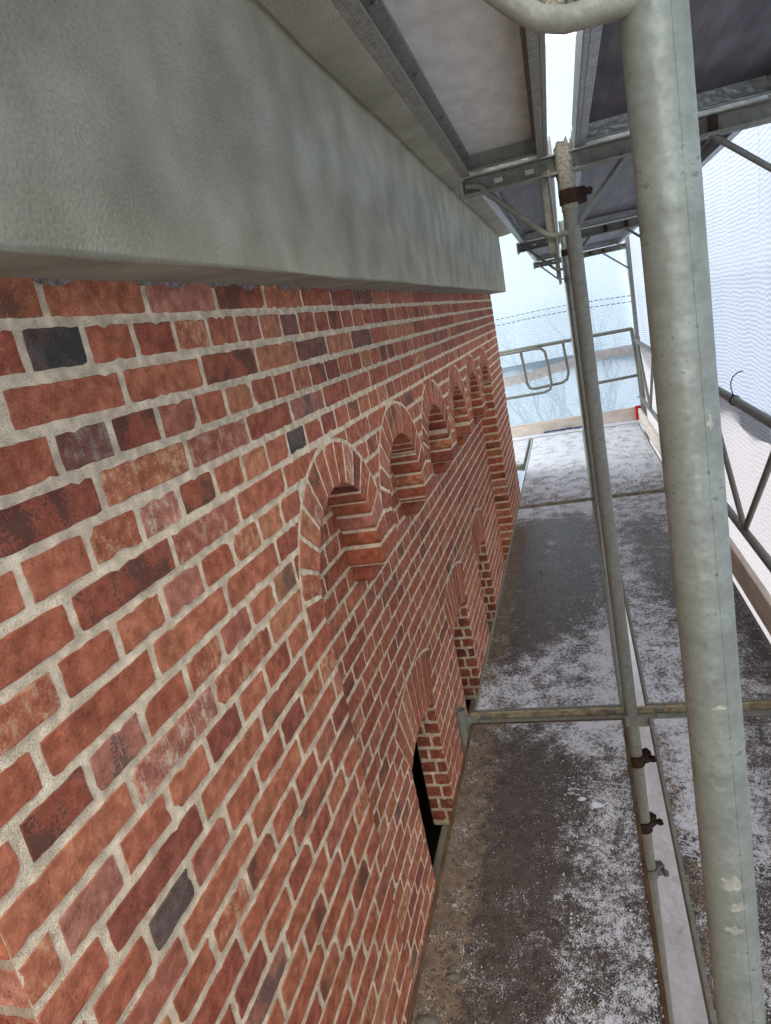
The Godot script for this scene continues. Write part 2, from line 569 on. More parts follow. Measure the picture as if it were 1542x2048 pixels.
func jitter(poly: PackedVector2Array, amount: float, step := 0.014) -> PackedVector2Array:
	var res := PackedVector2Array()
	var m := poly.size()
	for i in m:
		var a := poly[i]
		var b := poly[(i + 1) % m]
		var len := a.distance_to(b)
		var k := maxi(1, int(round(len / step)))
		var nn := (b - a).orthogonal().normalized()
		for t in k:
			var p := a.lerp(b, float(t) / k)
			if t == 0:
				var c := (poly[(i + m - 1) % m] - a).normalized() + (b - a).normalized()
				p += c * (rng.randf_range(0.004, 0.009) if rng.randf() < 0.05 and len > 0.04 else rng.randf_range(-0.0006, 0.0026)) * clampf(len / 0.05, 0.1, 1.0)
			else:
				p += nn * (clampf(rng.randfn(0.0, amount), -amount * 2.2, amount * 1.6) - (rng.randf_range(0.002, 0.005) if rng.randf() < 0.05 else 0.0))
			res.append(p)
	return res

# an uneven outline that can still be filled once its bevel is cut; plainer ones where the piece is narrow
func sound(poly: PackedVector2Array) -> PackedVector2Array:
	var thin := PackedVector2Array()
	for p in poly:
		if thin.is_empty() or p.distance_to(thin[-1]) > 0.004: thin.append(p)
	if thin.size() > 3 and thin[0].distance_to(thin[-1]) < 0.004: thin.remove_at(thin.size() - 1)
	if thin.size() < 3: return PackedVector2Array()
	for q in [jitter(thin, 0.0007), thin, Geometry2D.convex_hull(thin).slice(1)]:
		var c := ccw(q)
		var m := c.size()
		var ins := PackedVector2Array()
		for i in m:
			var o := ((c[i] - c[(i + m - 1) % m]).orthogonal().normalized() + (c[(i + 1) % m] - c[i]).orthogonal().normalized()).normalized()
			ins.append(c[i] - o * 0.0022)
		if not Geometry2D.triangulate_polygon(ins).is_empty() and area(ins) > 0.0003: return c
	return PackedVector2Array()

func pick_tone() -> int:
	var sum := 0
	for o in TONE_ODDS: sum += o
	var r := rng.randi_range(1, sum)
	for i in TONE_ODDS.size():
		r -= TONE_ODDS[i]
		if r <= 0: return i
	return 0

func ccw(poly: PackedVector2Array) -> PackedVector2Array:
	if Geometry2D.is_polygon_clockwise(poly):
		poly = poly.duplicate()
		poly.reverse()
	return poly

func area(poly: PackedVector2Array) -> float:
	var t := 0.0
	for i in poly.size(): t += poly[i].cross(poly[(i + 1) % poly.size()])
	return absf(t) * 0.5

# one brick, as a polygon on a face given by its basis and origin
func add_brick(poly: PackedVector2Array, basis: Basis, origin: Vector3, proud: float, depth: float, called := "brick", tone := -1, kind := -1) -> void:
	if area(poly) < 0.0005: return
	poly = ccw(poly)
	var c := Vector2.ZERO
	for p in poly: c += p
	c /= poly.size()
	var moved := PackedVector2Array()
	for p in poly: moved.append(p - c)
	moved = sound(moved)
	if moved.is_empty(): return
	var at := origin + basis * Vector3(c.x, c.y, 0)
	if tone < 0: tone = pick_tone()
	if kind < 0:
		var r := rng.randf()
		kind = 1 if r < 0.12 else (2 if r < 0.24 else 0)
	# how large it shows from the walkway
	var eye := cam.global_transform.affine_inverse() * at
	var size := 0.0
	if eye.z < -0.1:
		var y := absf(eye.y / eye.z) / tan(deg_to_rad(cam.fov * 0.5))
		var x := absf(eye.x / eye.z) / tan(deg_to_rad(cam.fov * 0.5)) * 1024.0 / 771.0
		if x < 1.08 and y < 1.08:
			size = area(poly) * absf((basis * Vector3(0, 0, 1)).dot(at.normalized())) / at.length_squared()
	pool.append({"poly": moved, "xf": Transform3D(basis.rotated(basis * Vector3(0, 0, 1), rng.randfn(0.0, 0.004)), at), "proud": proud + rng.randf_range(-0.0008, 0.0014), "depth": depth, "tone": tone, "kind": kind, "size": size, "name": called})

func rect(s0: float, y0: float, s1: float, y1: float) -> PackedVector2Array:
	return PackedVector2Array([Vector2(s0, y0), Vector2(s1, y0), Vector2(s1, y1), Vector2(s0, y1)])

# ends of the bricks of course k (1 is the topmost) between s0 and s1, in the wall's cross bond
func joints(k: int, s0: float, s1: float) -> Array:
	var step := BRICK * 0.5 if k % 2 == 0 else BRICK
	var phase := 0.684 + (0.25 if k % 2 == 0 else (0.0 if k % 4 == 3 else 0.5)) * BRICK
	var res := [s0]
	var t := phase + ceilf((s0 - phase) / step) * step
	while t < s1 - 0.02:
		if t > s0 + 0.02: res.append(t + rng.randf_range(-0.003, 0.003))
		t += step
	res.append(s1)
	return res

# bricks in the photograph that stand out by their colour: course, place along the wall, tone, kind
const MARKED := [[2, 0.80, 7, 1], [2, 0.92, 0, 0], [4, 0.80, 6, 2], [4, 0.93, 3, 1], [3, 0.80, 0, 0], [3, 1.04, 2, 0], [3, 1.28, 1, 1], [3, 1.52, 5, 0], [3, 1.76, 6, 0], [3, 2.0, 5, 0], [3, 2.24, 6, 0], [4, 1.28, 5, 0], [6, 0.93, 8, 2], [5, 0.74, 3, 1], [6, 0.81, 1, 2], [6, 1.29, 5, 0], [6, 1.41, 0, 0], [6, 1.53, 7, 1], [7, 0.79, 3, 1], [9, 0.55, 1, 0], [10, 0.58, 3, 1], [5, 1.17, 9, 2], [12, 0.92, 4, 0], [2, 1.65, 6, 0], [6, 1.77, 4, 0], [14, 0.7, 7, 0]]

func course(k: int, s0: float, s1: float, basis: Basis, origin: Vector3, cut: Array, proud := 0.0022) -> void:
	var top := TOP - C * (k - 1)
	var bot := top - C
	var js := joints(k, s0, s1)
	for i in js.size() - 1:
		var a: float = js[i] + (0.0074 if i > 0 else 0.0)
		var b: float = js[i + 1] - (0.0074 if i < js.size() - 2 else 0.0)
		var p := rect(a, bot + 0.0074 + rng.randf_range(-0.0015, 0.0015), b, top - 0.0074 + rng.randf_range(-0.0015, 0.0015))
		var tone := -1
		var kind := -1
		for m in MARKED:
			if m[0] == k and m[1] > js[i] and m[1] < js[i + 1]:
				tone = m[2]; kind = m[3]
		var pieces := [p]
		for hole in cut:
			var next := []
			for q in pieces:
				for r in Geometry2D.clip_polygons(q, hole):
					if not Geometry2D.is_polygon_clockwise(r): next.append(r)
			pieces = next
		for q in pieces:
			add_brick(q, basis, origin, proud, 0.03, "brick", tone, kind)

func disc(s: float, y: float, r: float, lower: float) -> PackedVector2Array:
	var p := PackedVector2Array()
	for i in 41:
		var a := PI * i / 40.0
		p.append(Vector2(s + r * cos(a), y + r * sin(a)))
	p.append(Vector2(s - r, lower))
	p.append(Vector2(s + r, lower))
	return p

# mortar bed: a polygon of the wall with its edges running back into the recess
func bed(b: B, poly: PackedVector2Array, x: float, depth: float) -> void:
	poly = ccw(poly)
	b.prism(poly, 0.0, depth, 0.0005, Transform3D(f_front, Vector3(x, 0, 0)))

func build_wall() -> void:
	f_front = Basis(Vector3(0, 0, -1), Vector3(0, 1, 0), Vector3(1, 0, 0))
	f_jamb = Basis(Vector3(1, 0, 0), Vector3(0, 1, 0), Vector3(0, 0, 1))
	wall = thing("brick_building", "red brick wall with pale mortar and a round arch frieze under a grey cement cornice", "building")
	var org := Vector3(FRONT, 0, 0)
	var rows := int(ceil((TOP - FOOT) / C))
	# --- mortar of the front face, with the arches cut out of its lower edge
	var p := PackedVector2Array([Vector2(WALL_FROM, FOOT), Vector2(WALL_FROM, TOP), Vector2(WALL_TO, TOP), Vector2(WALL_TO, FOOT)])
	for pi in [1, 0]:
		var pan: Array = PANELS[pi]
		p.append(Vector2(pan[1], FOOT))
		var list := []
		for a in ARCHES:
			if a > pan[0] and a < pan[1]: list.append(a)
		list.reverse()
		for ai in list.size():
			var a: float = list[ai]
			for i in 25:
				var t := PI * i / 24.0
				p.append(Vector2(a + R_IN * cos(t), SPRING + R_IN * sin(t)))
			if ai < list.size() - 1:
				p.append(Vector2(a - R_IN, SPRING - C))
				p.append(Vector2(list[ai + 1] + R_IN, SPRING - C))
		if list.is_empty():
			p.append(Vector2(pan[1], LEFT_TOP)); p.append(Vector2(pan[0], LEFT_TOP))
		p.append(Vector2(pan[0], FOOT))
	var mb := B.new()
	bed(mb, p, FRONT, 0.125)
	# --- mortar of the recessed panels, with the window openings
	for pan in PANELS:
		var cuts: Array = WINDOWS if pan[0] > 1.0 else []
		var s: float = pan[0] - 0.02
		for w in cuts:
			mb.quad(w3(s, FOOT), w3(w[0], FOOT), w3(w[0], -0.2), w3(s, -0.2), Vector3.RIGHT)
			mb.quad(w3(w[0], FOOT), w3(w[1], FOOT), w3(w[1], SILL), w3(w[0], SILL), Vector3.RIGHT)
			var arc := lintel(w)
			for i in arc.size() - 1:
				mb.quad(w3(arc[i].x, arc[i].y), w3(arc[i + 1].x, arc[i + 1].y), w3(arc[i + 1].x, -0.2), w3(arc[i].x, -0.2), Vector3.RIGHT)
				mb.quad(w3(arc[i].x, arc[i].y), w3(arc[i + 1].x, arc[i + 1].y), w3(arc[i + 1].x, arc[i + 1].y, -0.115), w3(arc[i].x, arc[i].y, -0.115), Vector3.DOWN)
			for e in 2:
				mb.quad(w3(w[e], SILL), w3(w[e], LINTEL), w3(w[e], LINTEL, -0.115), w3(w[e], SILL, -0.115), Vector3(0, 0, 1 if e == 1 else -1))
			s = w[1]
		mb.quad(w3(s, FOOT), w3(pan[1] + 0.02, FOOT), w3(pan[1] + 0.02, -0.2), w3(s, -0.2), Vector3.RIGHT)
	part(wall, "mortar", mb, M.mortar)
	# --- bricks of the front face
	var rings := []
	for a in ARCHES: rings.append(disc(a, SPRING, R_OUT + 0.012, SPRING - 0.001))
	for k in range(1, 13):
		var near := rings if k > 5 else []
		if k < 10:
			course(k, -0.9, WALL_TO, f_front, org, near)
		else:
			course(k, PANELS[0][1], WALL_TO, f_front, org, near)
	for k in range(13, rows):
		course(k, PANELS[0][1], PANELS[1][0], f_front, org, [])
		course(k, PANELS[1][1], WALL_TO, f_front, org, [])
	# --- voussoirs of the round arches; they reach back through the depth of the recess
	for ai in ARCHES.size():
		var a: float = ARCHES[ai]
		var n := 15
		for i in n:
			var t0 := PI * i / n + 0.019
			var t1 := PI * (i + 1) / n - 0.019
			var q := PackedVector2Array([Vector2(a + R_IN * cos(t0), SPRING + R_IN * sin(t0)), Vector2(a + R_OUT * cos(t0), SPRING + R_OUT * sin(t0)), Vector2(a + R_OUT * cos(t1), SPRING + R_OUT * sin(t1)), Vector2(a + R_IN * cos(t1), SPRING + R_IN * sin(t1))])
			var lim := STEP * 0.5 - 0.006
			for r in Geometry2D.intersect_polygons(ccw(q), rect(a - lim, SPRING - 0.1, a + lim, SPRING + 1.0)):
				# 3 mm inside the mortar ring, so that the soffit of each stone stands proud
				var moved := PackedVector2Array()
				for v in r:
					var dir: Vector2 = (v - Vector2(a, SPRING))
					moved.append(v - dir.normalized() * (0.003 if dir.length() < R_IN + 0.02 else 0.0))
				add_brick(moved, f_front, org, 0.0024, 0.121, "voussoir")
		# pier foot and corbel between this arch and the next
		if ai < ARCHES.size() - 1:
			var s0 := a + R_IN
			var s1 := a + STEP - R_IN
			add_brick(rect(s0 - 0.003, SPRING - C + 0.004, s1 + 0.003, SPRING - 0.006), f_front, org, 0.0024, 0.121, "pier_brick", [1, 3, 4, 0, 3][ai % 5])
			add_brick(rect(s0 + 0.03, SPRING - C * 2.0 + 0.004, s1 - 0.03, SPRING - C - 0.004), f_front, org + Vector3(-0.058, 0, 0), 0.0024, 0.064, "corbel", [3, 4, 3, 1, 3][ai % 5])
	# --- recessed panel: courses round the windows, flat arches over them
	var holes := []
	for w in WINDOWS:
		var q := PackedVector2Array()
		var mid: float = (w[0] + w[1]) * 0.5
		q.append(Vector2(w[0], SILL - 0.004)); q.append(Vector2(w[1], SILL - 0.004)); q.append(Vector2(w[1], LINTEL))
		var rad: float = radius()
		var cy := LINTEL + RISE - rad
		var half := asin(0.24 / rad)
		for i in 13:
			var t := half - 2.0 * half * i / 12.0
			q.append(Vector2(mid + (rad + 0.24) * sin(t), cy + (rad + 0.24) * cos(t)))
		q.append(Vector2(w[0], LINTEL))
		holes.append(q)
		var n := 8
		for i in n:
			var t0 := -half + 2.0 * half * i / n + 0.0115
			var t1 := -half + 2.0 * half * (i + 1) / n - 0.0115
			var z := PackedVector2Array()
			for e in [[t0, rad - 0.003], [t1, rad - 0.003], [t1, rad + 0.228], [t0, rad + 0.228]]:
				z.append(Vector2(mid + e[1] * sin(e[0]), cy + e[1] * cos(e[0])))
			add_brick(z, f_front, Vector3(BACK, 0, 0), 0.0024, 0.115, "voussoir")
	for k in range(8, 44):
		course(k, PANELS[1][0] - 0.01, PANELS[1][1] + 0.01, f_front, Vector3(BACK, 0, 0), holes if k > 20 else [])
	# --- jambs that face along the walkway: the ends of the recessed panels and the window reveals
	for pan in PANELS:
		for k in range(10 if pan[0] < 0.0 else 13, 46):
			var top := TOP - C * (k - 1)
			var q := rect(BACK, top - C + 0.0074, FRONT - 0.001, top - 0.0074)
			add_brick(q, f_jamb, Vector3(0, 0, -pan[1]), 0.0022, 0.03)
	for w in WINDOWS:
		for k in range(27, 37):
			var top := TOP - C * (k - 1)
			if top - C < SILL - 0.03: continue
			var cut := BACK - (0.045 if k % 2 == 0 else 0.07)
			add_brick(rect(cut + 0.006, top - C + 0.0074, BACK, top - 0.0074), f_jamb, Vector3(0, 0, -w[1]), 0.0022, 0.03, "brick", [1, 3, 4][k % 3])
			add_brick(rect(BACK - 0.115, top - C + 0.0074, cut - 0.006, top - 0.0074), f_jamb, Vector3(0, 0, -w[1]), 0.0022, 0.03, "brick", [3, 1, 4][k % 3])
		# sill: a sloping cement ledge
		var sb := B.new()
		sb.box(Vector3(BACK - 0.036, SILL - 0.02, -(w[0] + w[1]) * 0.5), Vector3(0.085, 0.045, w[1] - w[0] - 0.004), 0.006, Basis(Vector3(0, 0, 1), -0.12))
		part(wall, "window_sill", sb, M.cement)
	# --- the 300 bricks that show largest are parts of their own, the others one mesh
	pool.sort_custom(func(x, y): return x.size > y.size)
	var far := [B.new(), B.new(), B.new()]
	var single := 0
	for e in pool:
		var own: bool = e.name != "brick" or single < 300
		if own:
			if e.name == "brick": single += 1
			var b := B.new()
			b.prism(e.poly, e.proud, e.depth, 0.0022, Transform3D.IDENTITY)
			var o := part(wall, e.name, b, M.brick[e.kind][e.tone])
			o.transform = e.xf
		else:
			var t: Array = TONES[e.tone]
			var c := srgb(t[0], t[1], t[2])
			if e.kind == 2: c = Color(c.r * 1.02, c.g * 1.28, c.b * 1.48)
			far[e.kind].col = (c * 1.08).srgb_to_linear()
			far[e.kind].prism(e.poly, e.proud, e.depth, 0.0022, e.xf)
	var am := ArrayMesh.new()
	for k in 3: far[k].mesh(M.brick_vc[k], am, true)
	var rest := MeshInstance3D.new()
	rest.mesh = am
	rest.name = "brickwork"
	rest.set_meta("kind", "stuff")
	wall.add_child(rest, true)
	# --- the body of the building behind: end wall, dark interior
	var bb := B.new()
	bb.quad(Vector3(FRONT, FOOT, -WALL_TO), Vector3(-6, FOOT, -WALL_TO), Vector3(-6, 2.4, -WALL_TO), Vector3(FRONT, 2.4, -WALL_TO), Vector3(0, 0, -1))
	bb.quad(Vector3(FRONT, FOOT, -WALL_FROM), Vector3(-6, FOOT, -WALL_FROM), Vector3(-6, 2.4, -WALL_FROM), Vector3(FRONT, 2.4, -WALL_FROM), Vector3(0, 0, 1))
	part(wall, "end_wall", bb, M.mortar)
	bb = B.new()
	bb.quad(Vector3(-6, FOOT, -WALL_TO), Vector3(-6, FOOT, -WALL_FROM), Vector3(-6, 2.4, -WALL_FROM), Vector3(-6, 2.4, -WALL_TO), Vector3.RIGHT)
	bb.quad(Vector3(-6, -0.1, -WALL_TO), Vector3(-6, -0.1, -WALL_FROM), Vector3(BACK, -0.1, -WALL_FROM), Vector3(BACK, -0.1, -WALL_TO), Vector3.DOWN)
	bb.quad(Vector3(-6, -3.3, -WALL_TO), Vector3(-6, -3.3, -WALL_FROM), Vector3(BACK - 0.002, -3.3, -WALL_FROM), Vector3(BACK - 0.002, -3.3, -WALL_TO), Vector3.UP)
	part(wall, "interior", bb, M.room)
	# pale lime residue left along the top course where the cornice was run
	var res := B.new()
	var sx := 0.55
	while sx < 4.5:
		var ln := rng.randf_range(0.05, 0.22)
		var q := PackedVector2Array([Vector2(sx, TOP - 0.004)])
		var m := maxi(3, int(ln / 0.008))
		for i in m + 1:
			q.append(Vector2(sx + ln * i / m, TOP - 0.011 - rng.randf_range(0.0, 0.004) - 0.008 * sin(PI * i / m) * (0.5 + 0.5 * sin(sx * 31.0 + i * 0.5))))
		q.append(Vector2(sx + ln, TOP - 0.004))
		res.prism(ccw(q), 0.0046, 0.004, 0.0004, Transform3D(f_front, Vector3(FRONT, 0, 0)))
		sx += ln + rng.randf_range(0.01, 0.16)
	part(wall, "lime_residue", res, M.lime)
	build_cornice()

func w3(s: float, y: float, back := 0.0) -> Vector3:
	return Vector3(BACK + back, y, -s)

func radius() -> float:
	return (0.24 * 0.24 + RISE * RISE) / (2.0 * RISE)

func lintel(w: Array) -> PackedVector2Array:
	var rad := radius()
	var half := asin(0.24 / rad)
	var p := PackedVector2Array()
	for i in 11:
		var t := -half + 2.0 * half * i / 10.0
		p.append(Vector2((w[0] + w[1]) * 0.5 + rad * sin(t), LINTEL + RISE - rad + rad * cos(t)))
	return p

# rendered cornice: soffit, tall fascia with a soft arris, and the next projecting band
func build_cornice() -> void:
	var prof := [Vector2(-0.70, 0.159), Vector2(-0.514, 0.149), Vector2(-0.510, 0.150), Vector2(-0.5085, 0.154), Vector2(-0.506, 0.40), Vector2(-0.503, 0.628), Vector2(-0.499, 0.640), Vector2(-0.490, 0.646), Vector2(-0.480, 0.640), Vector2(-0.34, 0.655), Vector2(-0.325, 0.665), Vector2(-0.322, 1.2), Vector2(-0.5, 1.3), Vector2(-6.0, 2.4)]
	var n := 90
	var b := B.new()
	var grid := []
	for i in n + 1:
		var s := lerpf(WALL_FROM, 6.905, float(i) / n)
		var row := []
		for j in prof.size():
			var q: Vector2 = prof[j]
			var wob := 0.0016 * sin(s * 5.1 + j) + 0.0012 * sin(s * 11.7 + j * 2.0)
			row.append(Vector3(q.x + wob, q.y + wob * 0.8, -s))
		grid.append(row)
	var ns := []
	for j in prof.size() - 1:
		var d: Vector2 = prof[j + 1] - prof[j]
		var o := d.orthogonal().normalized()
		ns.append(Vector3(o.x, o.y, 0))
	for i in n:
		for j in prof.size() - 1:
			var short: bool = prof[j].distance_to(prof[j + 1]) < 0.03
			var a: Vector3 = ns[j]
			var e: Vector3 = ns[j]
			if short and j > 0: a = (ns[j] + ns[j - 1]).normalized()
			if short and j < prof.size() - 2: e = (ns[j] + ns[j + 1]).normalized()
			b.tri(grid[i][j], grid[i + 1][j], grid[i + 1][j + 1], a, a, e)
			b.tri(grid[i][j], grid[i + 1][j + 1], grid[i][j + 1], a, e, e)
	for en in [0, n]:
		var nn := Vector3(0, 0, 1 if en == 0 else -1)
		var idx := Geometry2D.triangulate_polygon(PackedVector2Array(prof + [Vector2(-6.0, 0.158)]))
		for k in range(0, idx.size(), 3):
			var q := []
			for m in 3: q.append(grid[en][idx[k + m]] if idx[k + m] < prof.size() else Vector3(-6.0, 0.158, grid[en][0].z))
			b.flat(q[0], q[1], q[2], nn)
	var o := part(wall, "cornice", b, M.cement, "smooth grey cement cornice above the brickwork")
	o.set_meta("label", "smooth grey cement cornice above the brickwork")

# ------------------------------------------------------------------ scaffold
const ROW_X := 0.055         # inner standards
const OUT_X := 0.745         # outer standards
const BAYS := [[-0.66, -2.42], [-2.505, -5.45], [-5.53, -8.47]]
const SEAMS := [-0.62, -2.47, -5.49, -8.51]

func lump(b: B, at: Vector3, r: Vector3, sd: int, rings := 6, sides := 9, rough := 0.25) -> void:
	var g := RandomNumberGenerator.new()
	g.seed = sd
	var pts := []
	for i in rings + 1:
		var row := []
		for k in sides:
			var t := PI * i / rings
			var a := TAU * k / sides
			var d := Vector3(sin(t) * cos(a), cos(t), sin(t) * sin(a))
			row.append(at + d * r * (1.0 + (g.randf_range(-rough, rough) if i > 0 and i < rings else 0.0)))
		pts.append(row)
	for i in rings:
		for k in sides:
			var l: int = (k + 1) % sides
			var n0: Vector3 = ((pts[i][k] - at) / r).normalized()
			var n1: Vector3 = ((pts[i][l] - at) / r).normalized()
			var n2: Vector3 = ((pts[i + 1][l] - at) / r).normalized()
			var n3: Vector3 = ((pts[i + 1][k] - at) / r).normalized()
			b.tri(pts[i][k], pts[i][l], pts[i + 1][l], n0, n1, n2)
			b.tri(pts[i][k], pts[i + 1][l], pts[i + 1][k], n0, n2, n3)

func clamp_on(o: Node3D, at: Vector3, turn: float, mt: Material) -> void:
	var b := B.new()
	var bs := Basis(Vector3.UP, turn)
	b.tube([at - Vector3(0, 0.022, 0), at + Vector3(0, 0.022, 0)], 0.031, 14)
	b.box(at + bs * Vector3(0.042, 0, 0), Vector3(0.034, 0.05, 0.034), 0.004, bs)
	var c := part(o, "coupler", b, mt)
	b = B.new()
	b.tube([at + bs * Vector3(0.05, -0.006, -0.045), at + bs * Vector3(0.05, 0.004, 0.05)], 0.006, 7)
	b.box(at + bs * Vector3(0.05, 0.004, 0.035), Vector3(0.02, 0.022, 0.02), 0.003, bs)
	part(c, "bolt", b, mt)

func standard(at: Vector3, y0: float, y1: float, label: String, mt: Material, clamps: Array, group := "") -> Node3D:
	var o := thing("scaffold_standard", label, "scaffold pole", Vector3(at.x, y0, at.z), group)
	var b := B.new()
	b.pipe(Vector3.ZERO, 0.0, y1 - y0, 0.02415, 0.0032, 28)
	part(o, "tube", b, mt)
	for c in clamps: clamp_on(o, Vector3(0, c[0] - y0, 0), c[1], M.rust if c[2] else M.zinc_darker)
	return o

# a scaffold deck: framed board with side rails, end rails and hooks over the transoms
func deck(label: String, x0: float, x1: float, z0: float, z1: float, top: float, over: Material, under: Material, rail: Material, group: String, skew := 0.0) -> Node3D:
	var o := thing("scaffold_deck", label, "scaffold deck", Vector3((x0 + x1) * 0.5, top, (z0 + z1) * 0.5), group)
	o.rotation.y = skew
	var w := (x1 - x0) * 0.5
	var l := (z0 - z1) * 0.5
	var b := B.new()
	b.quad(Vector3(-w + 0.012, -0.002, l - 0.012), Vector3(w - 0.012, -0.002, l - 0.012), Vector3(w - 0.012, -0.002, -l + 0.012), Vector3(-w + 0.012, -0.002, -l + 0.012), Vector3.UP, true)
	var am := b.mesh(over)
	b = B.new()
	b.quad(Vector3(-w + 0.012, -0.013, l - 0.012), Vector3(w - 0.012, -0.013, l - 0.012), Vector3(w - 0.012, -0.013, -l + 0.012), Vector3(-w + 0.012, -0.013, -l + 0.012), Vector3.DOWN, true)
	b.mesh(under, am)
	var m := MeshInstance3D.new()
	m.mesh = am
	m.name = "board"
	o.add_child(m, true)
	for sd in [-1.0, 1.0]:
		b = B.new()
		b.box(Vector3(sd * (w - 0.006), -0.034, 0), Vector3(0.012, 0.072, l * 2.0), 0.002)
		b.box(Vector3(sd * (w - 0.022), -0.067, 0), Vector3(0.020, 0.006, l * 2.0 - 0.004), 0.001)
		b.box(Vector3(sd * (w - 0.026), -0.018, 0), Vector3(0.028, 0.006, l * 2.0 - 0.004), 0.001)
		var sr := part(o, "side_rail", b, rail)
		# rivets along the rail, seen from below
		b = B.new()
		for i in int(l * 2.0 / 0.35):
			lump(b, Vector3(sd * (w - 0.03), -0.0225, -l + 0.2 + i * 0.35), Vector3(0.006, 0.004, 0.006), 5 + i, 3, 6, 0.0)
		part(sr, "rivets", b, M.zinc_darker)
		b = B.new()
		b.box(Vector3(0, -0.030, sd * (l - 0.006)), Vector3(w * 2.0 - 0.026, 0.060, 0.012), 0.002)
		b.box(Vector3(0, -0.058, sd * (l - 0.02)), Vector3(w * 2.0 - 0.05, 0.005, 0.016), 0.001)
		part(o, "end_rail", b, rail)
		for e in [-1.0, 1.0]:
			b = B.new()
			b.box(Vector3(e * (w - 0.045), -0.014, sd * (l + 0.012)), Vector3(0.034, 0.024, 0.030), 0.004)
			part(o, "hook", b, M.zinc_old)
	return o

func transom(z: float, y: float, x0: float, x1: float, label: String) -> void:
	var o := thing("transom", label, "scaffold bar", Vector3(0, y, z))
	var b := B.new()
	b.tube([Vector3(x0, -0.036, 0.014), Vector3(x1, -0.036, 0.014)], 0.0225, 14)
	part(o, "tube", b, M.zinc_old)
	b = B.new()
	b.box(Vector3((x0 + x1) * 0.5, -0.020, -0.022), Vector3(x1 - x0, 0.036, 0.020), 0.003)
	b.box(Vector3((x0 + x1) * 0.5, 0.0, -0.013), Vector3(x1 - x0, 0.006, 0.008), 0.002)
	part(o, "deck_rest", b, M.cream)

func bracket(x: float, z: float, label: String, mt: Material, plate: bool) -> void:
	var o := thing("console_bracket", label, "bracket", Vector3(x, 0.40, z), "console brackets under the upper decks")
	# channel arm with slots
	var b := B.new()
	b.box(Vector3(-0.175, 0.028, 0.0), Vector3(0.30, 0.006, 0.046), 0.002)
	b.box(Vector3(-0.175, -0.026, 0.0), Vector3(0.30, 0.008, 0.05), 0.002)
	b.box(Vector3(-0.175, 0.0, -0.012), Vector3(0.30, 0.052, 0.008), 0.002)
	part(o, "arm", b, mt)
	b = B.new()
	for k in 2:
		b.box(Vector3(-0.11 - k * 0.10, 0.002, -0.0065), Vector3(0.028, 0.014, 0.003), 0.004)
	part(o, "slot", b, M.white_board)
	b = B.new()
	if plate:
		b.box(Vector3(-0.066, -0.135, 0), Vector3(0.030, 0.25, 0.014), 0.003)
		b.box(Vector3(-0.052, -0.135, 0.010), Vector3(0.006, 0.25, 0.022), 0.002)
		part(o, "upright", b, mt)
	else:
		# mortar set hard round the wedge of the near pole
		for k in 5: lump(b, Vector3(-0.068 + k * 0.014, -0.190 + 0.005 * (k % 2), 0.0), Vector3(0.014, 0.013, 0.016), 640 + k, 6, 9, 0.35)
		part(o, "mortar_crust", b, M.crust)
	b = B.new()
	b.tube([Vector3(-0.315, 0.005, 0.012), Vector3(-0.275, -0.006, 0.012), Vector3(-0.092, -0.190, 0.012), Vector3(-0.080, -0.200, 0.012), Vector3(-0.062, -0.206, 0.012), Vector3(0.0, -0.208, 0.012)], 0.0095, 12)
	part(o, "brace", b, mt)
	b = B.new()
	b.box(Vector3(-0.33, -0.004, 0), Vector3(0.014, 0.07, 0.052), 0.003)
	b.tube([Vector3(-0.325, 0.03, -0.028), Vector3(-0.325, 0.03, 0.028)], 0.012, 10)
	part(o, "end_plate", b, mt)

func outer_transom(z: float, label: String) -> void:
	var o := thing("outer_transom", label, "scaffold bar", Vector3(ROW_X, 0.40, z), "transoms under the outer upper decks")
	var b := B.new()
	b.box(Vector3(0.345, 0.028, 0.0), Vector3(0.66, 0.006, 0.046), 0.002)
	b.box(Vector3(0.345, -0.026, 0.0), Vector3(0.66, 0.010, 0.05), 0.002)
	b.box(Vector3(0.345, 0.0, -0.012), Vector3(0.66, 0.052, 0.008), 0.002)
	part(o, "channel", b, M.zinc_old)
	for e in [[0.185, 0.02], [0.415, 0.675]]:
		b = B.new()
		b.tube([Vector3(e[0], -0.02, 0.01), Vector3(e[1], -0.185 if e[1] < 0.5 else -0.24, 0.01)], 0.0095, 10)
		part(o, "diagonal", b, M.zinc_darker)
	for x in [0.29, 0.43]:
		b = B.new()
		b.box(Vector3(x, -0.002, 0.016), Vector3(0.026, 0.05, 0.014), 0.004)
		part(o, "catch", b, M.rust)

func lattice(z0: float, z1: float, low: float, label: String) -> void:
	var o := thing("lattice_guardrail", label, "guardrail", Vector3(0.72, DECK, z0), "lattice guardrails along the nets")
	var len := z0 - z1
	for y in [0.94, 0.285]:
		var b := B.new()
		b.tube([Vector3(0, y, 0), Vector3(0, y, -len)], 0.0205, 14)
		part(o, "chord", b, M.zinc_darker)
	# zigzag web: feet every 1.5 m from the first one
	var t := low
	while t > z0 - len:
		for e in [-0.74, 0.74]:
			var a := Vector3(0, 0.295, t - z0)
			var c := Vector3(0, 0.93, t + e - z0)
			if c.z > 0.0: c = a.lerp(c, (0.0 - a.z) / (c.z - a.z))
			if c.z < -len: c = a.lerp(c, (-len - a.z) / (c.z - a.z))
			var b := B.new()
			b.tube([a, c], 0.0145, 10)
			part(o, "web_bar", b, M.zinc_darker)
		t -= 1.5

func plank(called: String, label: String, category: String, at: Vector3, size: Vector3, axis: int, mt: Material, group := "") -> Node3D:
	var o := thing(called, label, category, at, group)
	var b := B.new()
	b.box(Vector3.ZERO, size, 0.003)
	b.map_long(axis, 0.35, 1.4, at.z * 0.37)
	part(o, "board", b, mt)
	return o

